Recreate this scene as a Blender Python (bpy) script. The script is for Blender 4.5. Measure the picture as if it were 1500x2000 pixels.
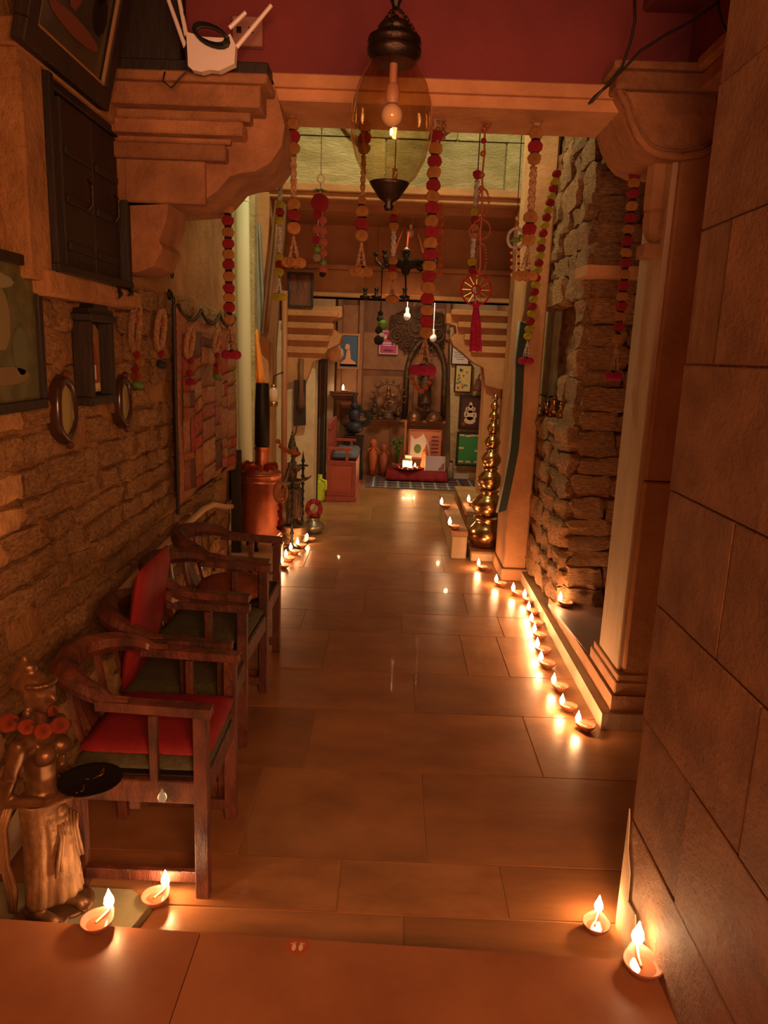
import bpy, bmesh, math, random
from mathutils import Vector, Matrix, noise
import numpy as np
PI = math.pi
random.seed(7)
SC = bpy.context.scene
COL = SC.collection
for o in list(bpy.data.objects): bpy.data.objects.remove(o)

# ------------------------------------------------------------------ camera
FPX = 1450.0; CAMH = 1.8
_F = np.array([20., 310., -FPX]); _F /= np.linalg.norm(_F)
_k = FPX*FPX/310.76
_D = np.array([-.038*_k, -_k, -FPX]); _D /= np.linalg.norm(_D); _U = -_D
_R = np.cross(_F, _U); _R /= np.linalg.norm(_R)
_M = np.array([_R, _F, _U])            # rows: world X, Y, Z in camera axes
def ray(px, py): return _M @ np.array([px-750., 1000.-py, -FPX])
def atY(px, py, Y):
    r = ray(px, py); t = Y/r[1]; return Vector((r[0]*t, Y, CAMH+r[2]*t))
def atX(px, py, X):
    r = ray(px, py); t = X/r[0]; return Vector((X, r[1]*t, CAMH+r[2]*t))
def atZ(px, py, Z=0.):
    r = ray(px, py); t = (Z-CAMH)/r[2]; return Vector((r[0]*t, r[1]*t, Z))
def PX(n, Y): return n*Y/1420.         # size in metres of n photo pixels at distance Y
cam = bpy.data.objects.new('camera', bpy.data.cameras.new('camera'))
cam.data.sensor_fit = 'VERTICAL'; cam.data.sensor_height = 36; cam.data.lens = 36*FPX/2000
cam.data.clip_start = .02
m4 = Matrix.Identity(4)
for i in range(3):
    for j in range(3): m4[i][j] = float(_M[i][j])
m4[2][3] = CAMH
cam.matrix_world = m4
COL.objects.link(cam); SC.camera = cam

# ------------------------------------------------------------------ world, lamps, exposure
w = bpy.data.worlds.new('world'); SC.world = w; w.use_nodes = True
w.node_tree.nodes['Background'].inputs[0].default_value = (1, .45, .22, 1)
w.node_tree.nodes['Background'].inputs[1].default_value = .15
SC.view_settings.view_transform = 'Standard'; SC.view_settings.look = 'None'
SC.view_settings.gamma = 1; SC.view_settings.exposure = .32; SC.view_settings.use_curve_mapping = False
def lamp(name, kind, loc, energy, color, size=.1, target=None, spot=None, blend=.5, parent=None):
    d = bpy.data.lights.new(name, kind); d.energy = energy; d.color = color
    if kind == 'AREA': d.size = size
    else: d.shadow_soft_size = size
    if kind == 'SPOT': d.spot_size = math.radians(spot); d.spot_blend = blend
    o = bpy.data.objects.new(name, d); COL.objects.link(o); o.location = loc
    if target is not None:
        o.rotation_euler = (Vector(target)-Vector(loc)).to_track_quat('-Z', 'Y').to_euler()
    if parent: o.parent = parent
    return o
lamp('room_fill', 'AREA', (.5, -.4, 1.9), 55, (1, .38, .14), .8, (-1.2, 3.4, .95))  # unseen fill added behind the camera to brighten the left wall
lamp('garland_fill', 'SPOT', (.0, -.3, 2.0), 215, (1, .46, .24), .22, (.05, 4.2, 2.75), 46, 1.)  # unseen spot added near the camera to light the garlands from the front
lamp('court_lamp', 'SPOT', (.15, 4.5, 5.3), 270, (1, .92, .46), .06, (0, 7.6, 3.1), 80, .6)
lamp('court_lamp', 'SPOT', (-.5, 6.5, 5.0), 170, (1, .90, .46), .35, (1.25, 5.7, 3.0), 56, .7)
lamp('court_lamp', 'SPOT', (.5, 6.8, 4.9), 120, (1, .90, .46), .35, (-1.3, 5.9, 2.9), 40, .7)
lamp('porch_lamp', 'SPOT', (.1, 7.75, 3.0), 60, (1, .5, .22), .15, (.1, 7.75, 0), 100, .8)
lamp('shrine_lamp', 'AREA', (.25, 9.4, 2.7), 26, (1, .66, .38), .5, (.25, 10.6, .8))
lamp('shrine_spot', 'SPOT', (.5, 9.2, 2.3), 30, (.85, .95, .28), .08, (.3, 9.0, 0), 70, .5)

# ------------------------------------------------------------------ materials
MATS = {}
def mat(name, col, rough=.7, metal=0., col2=None, scale=6., bump=0., bscale=None, coat=0., stretch=None, det=6., spec=.5, trans=0., emit=None, es=0., sheen=0.):
    if name in MATS: return MATS[name]
    m = bpy.data.materials.new(name); m.use_nodes = True; nt = m.node_tree; N = nt.nodes; L = nt.links
    b = N['Principled BSDF']
    b.inputs['Base Color'].default_value = (*col, 1); b.inputs['Roughness'].default_value = rough
    b.inputs['Metallic'].default_value = metal; b.inputs['Coat Weight'].default_value = coat
    b.inputs['Specular IOR Level'].default_value = spec
    b.inputs['Transmission Weight'].default_value = trans
    if sheen: b.inputs['Sheen Weight'].default_value = sheen
    if emit: b.inputs['Emission Color'].default_value = (*emit, 1); b.inputs['Emission Strength'].default_value = es
    if col2 or bump:
        tc = N.new('ShaderNodeTexCoord'); mp = N.new('ShaderNodeMapping'); L.new(tc.outputs['Object'], mp.inputs[0])
        if stretch: mp.inputs['Scale'].default_value = stretch
        oi = N.new('ShaderNodeObjectInfo'); ad = N.new('ShaderNodeVectorMath'); ad.operation = 'ADD'
        sc_ = N.new('ShaderNodeVectorMath'); sc_.operation = 'SCALE'; sc_.inputs['Scale'].default_value = 17.
        cb = N.new('ShaderNodeCombineXYZ')
        for k in range(3): L.new(oi.outputs['Random'], cb.inputs[k])
        L.new(cb.outputs[0], sc_.inputs[0]); L.new(mp.outputs[0], ad.inputs[0]); L.new(sc_.outputs[0], ad.inputs[1])
        if col2:
            n = N.new('ShaderNodeTexNoise'); n.inputs['Scale'].default_value = scale; n.inputs['Detail'].default_value = det
            n.inputs['Roughness'].default_value = .62
            L.new(ad.outputs[0], n.inputs['Vector'])
            r = N.new('ShaderNodeValToRGB'); r.color_ramp.elements[0].position = .36; r.color_ramp.elements[1].position = .66
            r.color_ramp.elements[0].color = (*col2, 1); r.color_ramp.elements[1].color = (*col, 1)
            L.new(n.outputs['Fac'], r.inputs[0])
            hv = N.new('ShaderNodeHueSaturation'); mr = N.new('ShaderNodeMapRange')
            mr.inputs['To Min'].default_value = .84; mr.inputs['To Max'].default_value = 1.14
            L.new(oi.outputs['Random'], mr.inputs[0]); L.new(mr.outputs[0], hv.inputs['Value']); L.new(r.outputs[0], hv.inputs['Color'])
            L.new(hv.outputs[0], b.inputs['Base Color'])
        if bump:
            n2 = N.new('ShaderNodeTexNoise'); n2.inputs['Scale'].default_value = bscale or scale*3; n2.inputs['Detail'].default_value = 8
            n2.inputs['Roughness'].default_value = .65
            L.new(ad.outputs[0], n2.inputs['Vector'])
            bp = N.new('ShaderNodeBump'); bp.inputs['Strength'].default_value = bump; bp.inputs['Distance'].default_value = .05
            L.new(n2.outputs['Fac'], bp.inputs['Height']); L.new(bp.outputs[0], b.inputs['Normal'])
    MATS[name] = m; return m

M_wall = mat('sandstone_plaster', (.56, .30, .12), .9, col2=(.36, .18, .07), scale=3.5, bump=.9, bscale=13)
M_stone = mat('rubble_stone', (.88, .53, .23), .85, col2=(.40, .20, .08), scale=7, bump=1., bscale=24)
M_rough = mat('rough_stone', (.90, .48, .21), .85, col2=(.36, .17, .07), scale=7, bump=1.0, bscale=20, stretch=(1, 1, 2.6))
M_dress = mat('dressed_sandstone', (.54, .27, .12), .75, col2=(.38, .175, .075), scale=3, bump=.3, bscale=22)
M_brk = mat('weathered_dimmed_bracket_stone', (.45, .21, .09), .82, col2=(.27, .115, .05), scale=5, bump=.6, bscale=16)  # weathered dressed stone, with the dimmer bracket light worked into its colour
M_pale = mat('pale_dressed_stone', (.66, .50, .33), .7, col2=(.50, .36, .22), scale=3, bump=.25, bscale=22, stretch=(1, 1, .3))
M_maroon = mat('maroon_limewash', (.20, .034, .036), .85, col2=(.14, .024, .028), scale=1.6, bump=.1, bscale=30)
M_block = mat('tooled_sandstone', (.50, .25, .11), .6, col2=(.30, .13, .06), scale=3.5, bump=.85, bscale=34, stretch=(1, 1, .6))
M_floor = mat('polished_flagstone', (.40, .19, .08), .32, col2=(.26, .115, .048), scale=2.2, bump=.05, bscale=18, coat=.15)
M_land = mat('landing_flagstone', (.36, .16, .075), .36, col2=(.25, .10, .05), scale=2.2, bump=.05, bscale=18)
M_grout = mat('floor_joint', (.42, .25, .13), .6)
M_purple = mat('sill_slab', (.34, .19, .14), .5, col2=(.27, .15, .12), scale=3, bump=.06)
M_green = mat('limestone_ashlar', (.68, .56, .32), .9, col2=(.42, .34, .16), scale=4, bump=.8, bscale=26)
M_brown = mat('brown_stucco', (.36, .16, .075), .85, col2=(.28, .12, .055), scale=2, bump=.15)
M_wood = mat('dark_worn_wood', (.19, .055, .03), .42, col2=(.045, .013, .009), scale=11, bump=.5, bscale=34, stretch=(1, 1, .4), coat=.08)
M_wood2 = mat('old_brown_wood', (.22, .095, .04), .6, col2=(.12, .05, .022), scale=6, bump=.25, stretch=(1, 1, .25))
M_black = mat('blackened_wood', (.028, .016, .012), .55, col2=(.014, .01, .009), scale=7, bump=.2, stretch=(1, 1, .2))
M_redpaint = mat('red_painted_wood', (.42, .075, .05), .45, col2=(.33, .055, .04), scale=5, bump=.08)
M_red = mat('red_cushion_cloth', (.27, .007, .016), .75, col2=(.2, .006, .012), scale=12, bump=.12, bscale=120)
M_olive = mat('olive_cushion_cloth', (.10, .095, .045), .9, col2=(.06, .06, .03), scale=60, bump=.4, bscale=160)
M_rust = mat('rust_cushion_cloth', (.36, .09, .03), .9, col2=(.26, .06, .02), scale=30, bump=.3, bscale=90)
M_bronze = mat('brown_bronze', (.26, .14, .065), .36, .6, col2=(.12, .06, .03), scale=9, bump=.12, bscale=30)
M_bronze2 = mat('dark_bronze', (.15, .095, .055), .4, .55, col2=(.07, .045, .028), scale=14, bump=.3, bscale=60)
M_skirt = mat('pleated_bronze', (.40, .23, .11), .45, .4, col2=(.17, .09, .04), scale=26, bump=.25, bscale=45, stretch=(1, 1, .3))
M_brass = mat('polished_brass', (.70, .44, .21), .22, 1, col2=(.52, .30, .13), scale=5, bump=.04)
M_copper = mat('aged_copper', (.70, .25, .13), .33, .85, col2=(.48, .15, .08), scale=5, bump=.14, bscale=26)
M_iron = mat('black_iron', (.02, .017, .015), .5, .6)
M_lanmetal = mat('lantern_metal', (.06, .035, .025), .35, .8, col2=(.03, .02, .015), scale=18, bump=.2)
M_clay = mat('terracotta_clay', (.42, .15, .08), .75, col2=(.30, .10, .055), scale=12, bump=.15)
M_oil = mat('lamp_oil', (.30, .10, .04), .08)
M_flame = mat('flame', (1, .8, .5), .5, emit=(1, .66, .34), es=45)
M_wick = mat('cotton_wick', (.75, .65, .5), .9)
M_pvc = mat('cream_plastic_pipe', (.66, .68, .50), .42)
M_conduit = mat('tan_conduit', (.62, .40, .22), .5)
M_white = mat('white_plastic', (.74, .66, .62), .4)
M_cable = mat('black_rubber', (.012, .01, .012), .5)
M_pr = mat('crimson_wool', (.78, .014, .06), .95, col2=(.5, .008, .03), scale=40, bump=.9, bscale=90)
M_ppk = mat('pink_wool', (.95, .02, .20), .95, col2=(.6, .01, .07), scale=40, bump=.9, bscale=90)
M_po = mat('orange_wool', (.98, .46, .11), .95, col2=(.80, .30, .06), scale=40, bump=.9, bscale=90)
M_py = mat('yellow_wool', (1.0, .92, .04), .95, col2=(.85, .70, .03), scale=40, bump=.9, bscale=90)
M_pd = mat('black_wool', (.03, .006, .008), .95, col2=(.015, .004, .005), scale=40, bump=.9, bscale=90)
M_mari = mat('marigold_wool', (.92, .16, .04), .95, col2=(.68, .08, .02), scale=60, bump=1, bscale=130)
M_braid = mat('white_braid', (.95, .92, .80), .9, col2=(.5, .44, .36), scale=60, bump=.8, bscale=90)
M_rope = mat('tan_net_rope', (.80, .48, .25), .9, col2=(.45, .22, .10), scale=60, bump=.9, bscale=80)
M_gold = mat('gold_bead', (.75, .45, .15), .35, .7)
M_bead = mat('brown_bead', (.22, .05, .02), .4)
M_thread = mat('dark_thread', (.08, .04, .03), .9)
M_cream = mat('cream_paint', (.70, .60, .42), .8)
M_gilt = mat('gilt_frame', (.38, .22, .10), .5, .3)
M_paper = mat('white_paper', (.68, .66, .66), .8)
M_mirror = mat('mirror_glass', (.50, .46, .22), .16, .45)  # yellow-green reflection of the court is put into the base colour
M_green_b = mat('green_felt', (.05, .30, .09), .9)
M_lime = mat('lime_plastic', (.62, .72, .06), .4)
M_bluegrey = mat('grey_cushion_cloth', (.13, .13, .19), .9, col2=(.09, .09, .13), scale=20, bump=.1)
M_orangecl = mat('orange_cloth', (.80, .28, .04), .85)
M_dkgreen = mat('dark_green_cloth', (.02, .035, .028), .8, col2=(.012, .02, .018), scale=4, stretch=(1, 1, .2))
M_greycl = mat('grey_cloth', (.34, .34, .30), .85, col2=(.24, .24, .21), scale=5)
M_whitish = mat('pale_plaster', (.62, .50, .34), .9, col2=(.48, .37, .24), scale=4, bump=.3)
M_slate = mat('green_slate', (.26, .25, .15), .6, col2=(.19, .18, .11), scale=4, bump=.1)
M_pink = mat('magenta_print', (.45, .08, .22), .8)
M_skin = mat('painted_ochre', (.68, .36, .20), .8)
M_blue = mat('painted_blue', (.06, .13, .25), .8)
M_dkpic = mat('dark_varnish', (.06, .055, .035), .3, col2=(.03, .03, .02), scale=6)
M_greenpic = mat('faded_green_print', (.16, .17, .08), .4, col2=(.08, .09, .04), scale=16)
M_leaf = mat('leaf_green', (.10, .22, .04), .7)
M_bulb = mat('opal_bulb', (.62, .42, .32), .25, coat=.5)
M_bulbw = mat('white_bulb', (.85, .80, .72), .25, coat=.5, emit=(1, .9, .75), es=.08)
M_tapes = [mat('tapestry_cloth_%d' % i, c, .95, col2=tuple(x*.62 for x in c), scale=34, bump=.8, bscale=70) for i, c in enumerate(
    [(.62, .28, .16), (.62, .12, .08), (.46, .24, .15), (.66, .34, .18), (.26, .12, .09), (.60, .20, .16), (.60, .22, .09)])]
def glassmat():
    m = bpy.data.materials.new('lantern_glass'); m.use_nodes = True; nt = m.node_tree; N = nt.nodes; L = nt.links
    N.remove(N['Principled BSDF'])
    t = N.new('ShaderNodeBsdfTransparent'); t.inputs[0].default_value = (.93, .87, .70, 1)
    g = N.new('ShaderNodeBsdfGlossy'); g.inputs['Roughness'].default_value = .03; g.inputs[0].default_value = (1, .95, .85, 1)
    f = N.new('ShaderNodeLayerWeight'); f.inputs[0].default_value = .25
    p_ = N.new('ShaderNodeMath'); p_.operation = 'MULTIPLY_ADD'; p_.inputs[1].default_value = .75; p_.inputs[2].default_value = .06; L.new(f.outputs['Facing'], p_.inputs[0])
    mx = N.new('ShaderNodeMixShader'); L.new(p_.outputs[0], mx.inputs[0]); L.new(t.outputs[0], mx.inputs[1]); L.new(g.outputs[0], mx.inputs[2])
    L.new(mx.outputs[0], N['Material Output'].inputs[0]); return m
M_glass = glassmat()

# ------------------------------------------------------------------ mesh helpers
def box(bm, c, s, rot=None, bev=0., taper=None):
    r = bmesh.ops.create_cube(bm, size=1); vs = r['verts']
    bmesh.ops.scale(bm, vec=s, verts=vs)
    if taper:
        for v in vs:
            if v.co.z > 0: v.co.x *= taper; v.co.y *= taper
    if bev:
        es = list({e for v in vs for e in v.link_edges})
        rr = bmesh.ops.bevel(bm, geom=es, offset=bev, segments=1, affect='EDGES'); vs = list({v for f in rr['faces'] for v in f.verts} | {v for v in vs if v.is_valid})
    if rot is not None: bmesh.ops.transform(bm, matrix=rot.to_4x4(), verts=vs)
    bmesh.ops.translate(bm, vec=c, verts=vs); return vs
def bx(bm, x0, x1, y0, y1, z0, z1, bev=0.):
    return box(bm, ((x0+x1)/2, (y0+y1)/2, (z0+z1)/2), (abs(x1-x0), abs(y1-y0), abs(z1-z0)), None, bev)
def lathe(bm, prof, c=(0, 0, 0), seg=20, sy=1., cap=True, axis=None):
    rings = []
    R = axis if axis is not None else Matrix.Identity(3)
    for r, z in prof:
        rings.append([bm.verts.new(R @ Vector((r*math.cos(2*PI*i/seg), sy*r*math.sin(2*PI*i/seg), z)) + Vector(c)) for i in range(seg)])
    for a, b in zip(rings, rings[1:]):
        for i in range(seg): bm.faces.new((a[i], a[(i+1) % seg], b[(i+1) % seg], b[i]))
    if cap:
        if prof[0][0] > 1e-5: bm.faces.new(rings[0][::-1])
        if prof[-1][0] > 1e-5: bm.faces.new(rings[-1])
    return rings
def tube(bm, pts, r, seg=8, closed=False):
    pts = [Vector(p) for p in pts]; n = len(pts); rr = r if isinstance(r, (list, tuple)) else [r]*n
    rings = []; up = None
    for i, p in enumerate(pts):
        if closed: t = pts[(i+1) % n]-pts[i-1]
        else: t = pts[min(i+1, n-1)]-pts[max(i-1, 0)]
        t.normalize()
        if up is None: up = Vector((0, 0, 1)) if abs(t.z) < .9 else Vector((1, 0, 0))
        a = t.cross(up)
        if a.length < 1e-4: a = t.orthogonal()
        a.normalize(); b = a.cross(t); up = b if b.length else up
        rings.append([bm.verts.new(p+rr[i]*(a*math.cos(2*PI*k/seg)+b*math.sin(2*PI*k/seg))) for k in range(seg)])
    prs = list(zip(rings, rings[1:])) + ([(rings[-1], rings[0])] if closed else [])
    for a, b in prs:
        for k in range(seg): bm.faces.new((a[k], a[(k+1) % seg], b[(k+1) % seg], b[k]))
    if not closed:
        bm.faces.new(rings[0][::-1]); bm.faces.new(rings[-1])
def ball(bm, c, r, s=(1, 1, 1), sub=2, amp=0., seed=0., rot=None):
    vs = bmesh.ops.create_icosphere(bm, subdivisions=sub, radius=1)['verts']
    for v in vs:
        k = 1+(amp*noise.noise(v.co*2.3+Vector((seed, seed*1.7, 0))) if amp else 0)
        co = Vector((v.co.x*s[0], v.co.y*s[1], v.co.z*s[2]))*r*k
        v.co = (rot @ co if rot is not None else co)+Vector(c)
    return vs
def prism(bm, poly, axis, a, b):
    def P(u, v, t): return {'x': (t, u, v), 'y': (u, t, v), 'z': (u, v, t)}[axis]
    A = [bm.verts.new(P(u, v, a)) for u, v in poly]; B = [bm.verts.new(P(u, v, b)) for u, v in poly]
    n = len(poly); bm.faces.new(A); bm.faces.new(B[::-1])
    for i in range(n): bm.faces.new((A[i], B[i], B[(i+1) % n], A[(i+1) % n]))
def capsule(bm, a, b, ra, rb, seg=10):
    a = Vector(a); b = Vector(b); d = b-a
    pts = []; rr = []
    for k in (-1, -.7, 0): pts.append(a+d.normalized()*ra*k*.98 if d.length else a); rr.append(ra*math.sqrt(max(.02, 1-k*k)))
    for k in (0, .7, 1): pts.append(b+d.normalized()*rb*k*.98); rr.append(rb*math.sqrt(max(.02, 1-k*k)))
    tube(bm, pts, rr, seg)
def grid(bm, fn, nu, nv):
    V = [[bm.verts.new(fn(i/nu, j/nv)) for j in range(nv+1)] for i in range(nu+1)]
    for i in range(nu):
        for j in range(nv): bm.faces.new((V[i][j], V[i+1][j], V[i+1][j+1], V[i][j+1]))
def finish(name, bm, m, parent=None, loc=None, smooth=False, world=False, fixn=True):
    if world and parent is not None:
        o = parent; T = Matrix.Identity(4)
        chain = []
        while o is not None: chain.append(o); o = o.parent
        for o in reversed(chain): T = T @ Matrix.LocRotScale(o.location, o.rotation_euler, o.scale)
        bmesh.ops.transform(bm, matrix=T.inverted(), verts=bm.verts)
    if fixn: bmesh.ops.recalc_face_normals(bm, faces=bm.faces)
    me = bpy.data.meshes.new(name); bm.to_mesh(me); bm.free()
    for mm in (m if isinstance(m, (list, tuple)) else [m]): me.materials.append(mm)
    if smooth:
        for p in me.polygons: p.use_smooth = True
        if smooth == 'auto':
            try: me.set_sharp_from_angle(angle=math.radians(38))
            except Exception: pass
    o = bpy.data.objects.new(name, me); COL.objects.link(o)
    if parent is not None: o.parent = parent
    if loc is not None: o.location = loc
    return o
def B(): return bmesh.new()
def inst(name, me, parent, loc, scale=(1, 1, 1), rot=(0, 0, 0), m=None):
    o = bpy.data.objects.new(name, me); COL.objects.link(o); o.parent = parent; o.location = loc; o.scale = scale; o.rotation_euler = rot
    return o
def tag(o, label, cat, group=None):
    o['label'] = label; o['category'] = cat
    if group: o['group'] = group
    return o
def thing(name, label, cat, loc=(0, 0, 0), rotz=0., group=None):
    o = bpy.data.objects.new(name, None); COL.objects.link(o); o.empty_display_size = .05
    o.location = loc; o.rotation_euler = (0, 0, rotz); return tag(o, label, cat, group)
def struct(name, bm, m, smooth=False, label=None):
    o = finish(name, bm, m, smooth=smooth); o['kind'] = 'structure'
    if label: o['label'] = label
    return o
def copy_tree(o, parent=None):
    c = o.copy(); COL.objects.link(c); c.parent = parent
    for ch in list(o.children): copy_tree(ch, c)
    return c
ORD = ['first', 'second', 'third', 'fourth', 'fifth', 'sixth', 'seventh', 'eighth', 'ninth', 'tenth', 'eleventh', 'twelfth']

# ================================================================== STRUCTURE
# ---- shared piece meshes (unit size, scaled per object)
def rockmesh(seed, amp, cuts=2):
    bm = B(); bmesh.ops.create_cube(bm, size=1)
    bmesh.ops.subdivide_edges(bm, edges=bm.edges[:], cuts=3, use_grid_fill=True)
    rs = random.Random(seed); sk = [rs.uniform(-.09, .09) for _ in range(4)]
    for v in bm.verts:
        q = v.co*2.1+Vector((seed*3.1, seed*5.7, seed)); q2 = v.co*6.+Vector((seed*1.3, 4, seed*2.2))
        k = sum(abs(c) > .49 for c in v.co)
        if k == 1: v.co *= 1.06
        elif k == 3: v.co *= .93
        v.co += Vector([noise.noise(q+Vector((9*i, 3*i, 0))) for i in range(3)])*amp
        v.co += Vector([noise.noise(q2+Vector((5*i, 7*i, 2)))for i in range(3)])*amp*.38
        v.co.x += v.co.z*sk[0]; v.co.y += v.co.z*sk[1]; v.co.z += v.co.x*sk[2]+v.co.y*sk[3]
    me = bpy.data.meshes.new('stone'); bm.to_mesh(me); bm.free()
    return me
def meshes(n, amp, m, smooth=True):
    out = []
    for i in range(n):
        me = rockmesh(i+1, amp); me.materials.append(m)
        if smooth:
            for p in me.polygons: p.use_smooth = True
            me.set_sharp_from_angle(angle=math.radians(24))
        out.append(me)
    return out
def slabmesh(m, bev=.03):
    bm = B(); box(bm, (0, 0, 0), (1, 1, 1), None, bev); me = bpy.data.meshes.new('slab'); bm.to_mesh(me); bm.free(); me.materials.append(m); return me
R_left = meshes(12, .20, M_stone); R_right = meshes(12, .17, M_rough)
S_floor = slabmesh(M_floor, .004); S_block = slabmesh(M_block, .007); S_green = slabmesh(M_green, .012)

# ---- floor
bm = B(); bx(bm, -2.2, 2.3, 1.6, 12, -.12, -.006); floor = struct('floor', bm, M_grout)
rows = [(1.86, 2.105, [-.9, .1]), (2.11, 2.37, [-.75, -.12, .45]), (2.37, 2.96, [-.5, .19]), (2.96, 3.52, [-.33, .73]), (3.52, 4.0, [-.7, .18, 1.0]),
        (4.0, 4.62, [-.35, .5, .74]), (4.62, 5.0, [-.55, .12, .8]), (5.0, 5.5, [-.8, -.15, .6]), (5.5, 6.05, [-.4, .3]), (6.05, 6.6, [-.7, 0, .5]),
        (6.6, 7.2, [-.25, .45]), (7.2, 7.9, [-.6, .1]), (7.9, 8.7, [-.2, .6]), (8.7, 9.6, [-.5, .3]), (9.6, 10.6, [0]), (10.6, 11.5, [.2])]
for i, (y0, y1, xs) in enumerate(rows):
    ed = [-1.5]+xs+[1.6]
    for a, b in zip(ed, ed[1:]):
        inst('flagstone', S_floor, floor, ((a+b)/2, (y0+y1)/2, -.012), (b-a-.006, y1-y0-.006, .024+random.uniform(-.0015, .0015)))
# raised landing the camera stands on
bm = B(); prism(bm, [(-1.6, -1.2), (.86, -1.2), (.86, 1.81), (-1.6, 1.885)], 'z', 0, .12)
land = struct('floor', bm, M_grout, label='raised landing slab in front of the corridor floor')
for poly in ([(-1.6, -1.2), (-.52, -1.2), (-.5, 1.855), (-1.6, 1.89)], [(-.517, -1.2), (.86, -1.2), (.86, 1.814), (-.497, 1.855)]):
    bm = B(); prism(bm, poly, 'z', .119, .128); finish('landing_slab', bm, M_land, land)

# ---- left wall
bm = B(); bx(bm, -1.75, -1.335, -1.2, 5.95, -.1, 3.6)
grid(bm, lambda u, v: Vector((-1.305+.02*noise.noise(Vector((u*16, v*9, 2)))+.012*noise.noise(Vector((u*50, v*28, 5))), -1.2+7.15*u, -.05+3.65*v)), 90, 46)
grid(bm, lambda u, v: Vector((-1.75+.44*u, 5.95+.01*noise.noise(Vector((u*3, v*9, 1))), 3.6*v)), 3, 20)
wl = struct('wall_left', bm, M_wall, smooth=True)
random.seed(3)
z = .05; cnt = 0; rest = B()
while z < 2.02:
    h = random.uniform(.07, .125); y = -.9+random.uniform(0, .2)
    while y < 5.9:
        ln = random.choice((random.uniform(.10, .18), random.uniform(.16, .34)))
        if y+ln < 5.93 and random.random() < .93:
            pr = random.uniform(-.012, .014); q = random.randrange(12)
            L_ = (-1.312+pr, y+ln/2, z+h/2); S_ = (.055, ln*random.uniform(.84, .97), h*random.uniform(.76, .93)); R_ = (random.uniform(-.03, .03), 0, random.uniform(-.06, .06))
            if y > (2.15 if z < 1.1 else 2.4) and z > .3 and cnt < 296:
                inst('stone', R_left[q], wl, L_, S_, R_); cnt += 1
            else:
                n0 = len(rest.verts); rest.from_mesh(R_left[q]); rest.verts.ensure_lookup_table()
                from mathutils import Euler
                bmesh.ops.transform(rest, matrix=Matrix.LocRotScale(L_, Euler(R_), S_), verts=rest.verts[n0:])
        y += ln+.008
    z += h+.008
o = finish('stones', rest, M_stone, wl); o['kind'] = 'stuff'
# whitewashed patch low on the wall behind the statue
bm = B(); grid(bm, lambda u, v: Vector((-1.268+.006*noise.noise(Vector((u*7, v*9, 0))), 1.75+.62*u, .02+(.42+.10*math.sin(5*u+1)-.22*u)*v)), 12, 10)
o = finish('whitewash_patch', bm, M_whitish, wl, smooth=True)

# ---- stone window with shutters in the left wall
def wallpt(px, py, X=-1.3): return atX(px, py, X)
bm = B()
bx(bm, -1.32, -1.222, 2.58, 2.74, 2.0, 2.72, .008); bx(bm, -1.32, -1.215, 2.56, 3.66, 2.70, 2.785, .008)
bx(bm, -1.32, -1.20, 2.66, 3.62, 1.95, 2.04, .012)
win = struct('window_1', bm, M_wall, smooth='auto')
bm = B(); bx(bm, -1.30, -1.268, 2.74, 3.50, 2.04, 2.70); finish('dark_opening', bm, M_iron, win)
bm = B(); bx(bm, -1.29, -1.2, 2.74, 2.775, 2.045, 2.69, .004); bx(bm, -1.29, -1.2, 3.47, 3.505, 2.045, 2.69, .004)
bx(bm, -1.29, -1.196, 2.735, 3.51, 2.038, 2.07, .004); bx(bm, -1.29, -1.23, 2.745, 3.50, 2.665, 2.698, .004); finish('window_frame', bm, M_black, win)
for k, (a, b) in enumerate(((2.90, 3.175), (3.185, 3.46))):
    bm = B(); bx(bm, -1.262, -1.238, a, b, 2.075, 2.66, .004); sh = finish('shutter', bm, M_black, win)
    for q in (.1, .38, .66):
        bm = B(); bx(bm, -1.24, -1.228, a+.02, b-.02, 2.075+q*.6, 2.075+q*.6+.03, .003); finish('batten', bm, M_black, sh)
    bm = B(); tube(bm, [(-1.225, (a+b)/2+.06, 2.31), (-1.21, (a+b)/2+.06, 2.33), (-1.21, (a+b)/2+.06, 2.40), (-1.225, (a+b)/2+.06, 2.42)], .006, 6); finish('handle', bm, M_lanmetal, sh)

# ---- portal: beam, moulding, lime-washed wall above, ceiling
bm = B(); bx(bm, -1.5, 2.0, 3.56, 3.95, 2.955, 3.7); struct('wall_front', bm, M_maroon)
bm = B(); bx(bm, -1.4, 1.7, 3.50, 3.95, 2.905, 2.96, .006); bx(bm, -1.4, 1.7, 3.525, 3.92, 2.858, 2.908, .006); struct('trim_1', bm, M_dress, label='stone beam moulding across the portal')
bm = B(); bx(bm, -1.6, 2.0, 1.2, 3.95, 3.55, 3.65); struct('ceiling', bm, M_maroon)
def pp(pts, Y): return [(atY(x, y, Y).x, atY(x, y, Y).z) for x, y in pts]
# left bracket: carved end profile with stepped courses on its face
bm = B()
prism(bm, [(-1.33, 2.90)]+pp([(530, 145), (545, 200), (556, 245), (550, 285), (528, 318), (500, 334), (470, 338), (448, 345), (425, 372), (395, 394), (340, 398)], 3.5)+[(-1.33, 2.39)], 'y', 3.5, 3.92)
br = struct('trim_2', bm, M_brk, smooth='auto', label='big stepped stone bracket on the left wall under the beam')
for (yt, yb, xr, Yf) in ((138, 158, 522, 3.30), (158, 206, 508, 3.34), (206, 234, 488, 3.42), (234, 262, 474, 3.39), (262, 280, 450, 3.46), (280, 312, 440, 3.43), (312, 399, 400, 3.47)):
    zt = atY(400, yt, Yf).z; zb = atY(400, yb, Yf).z; x1 = atY(xr, (yt+yb)/2, Yf).x
    bm = B(); vs = bx(bm, -1.33, x1, Yf, 3.52, zb, zt, .006); finish('course', bm, M_brk, br)
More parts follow.
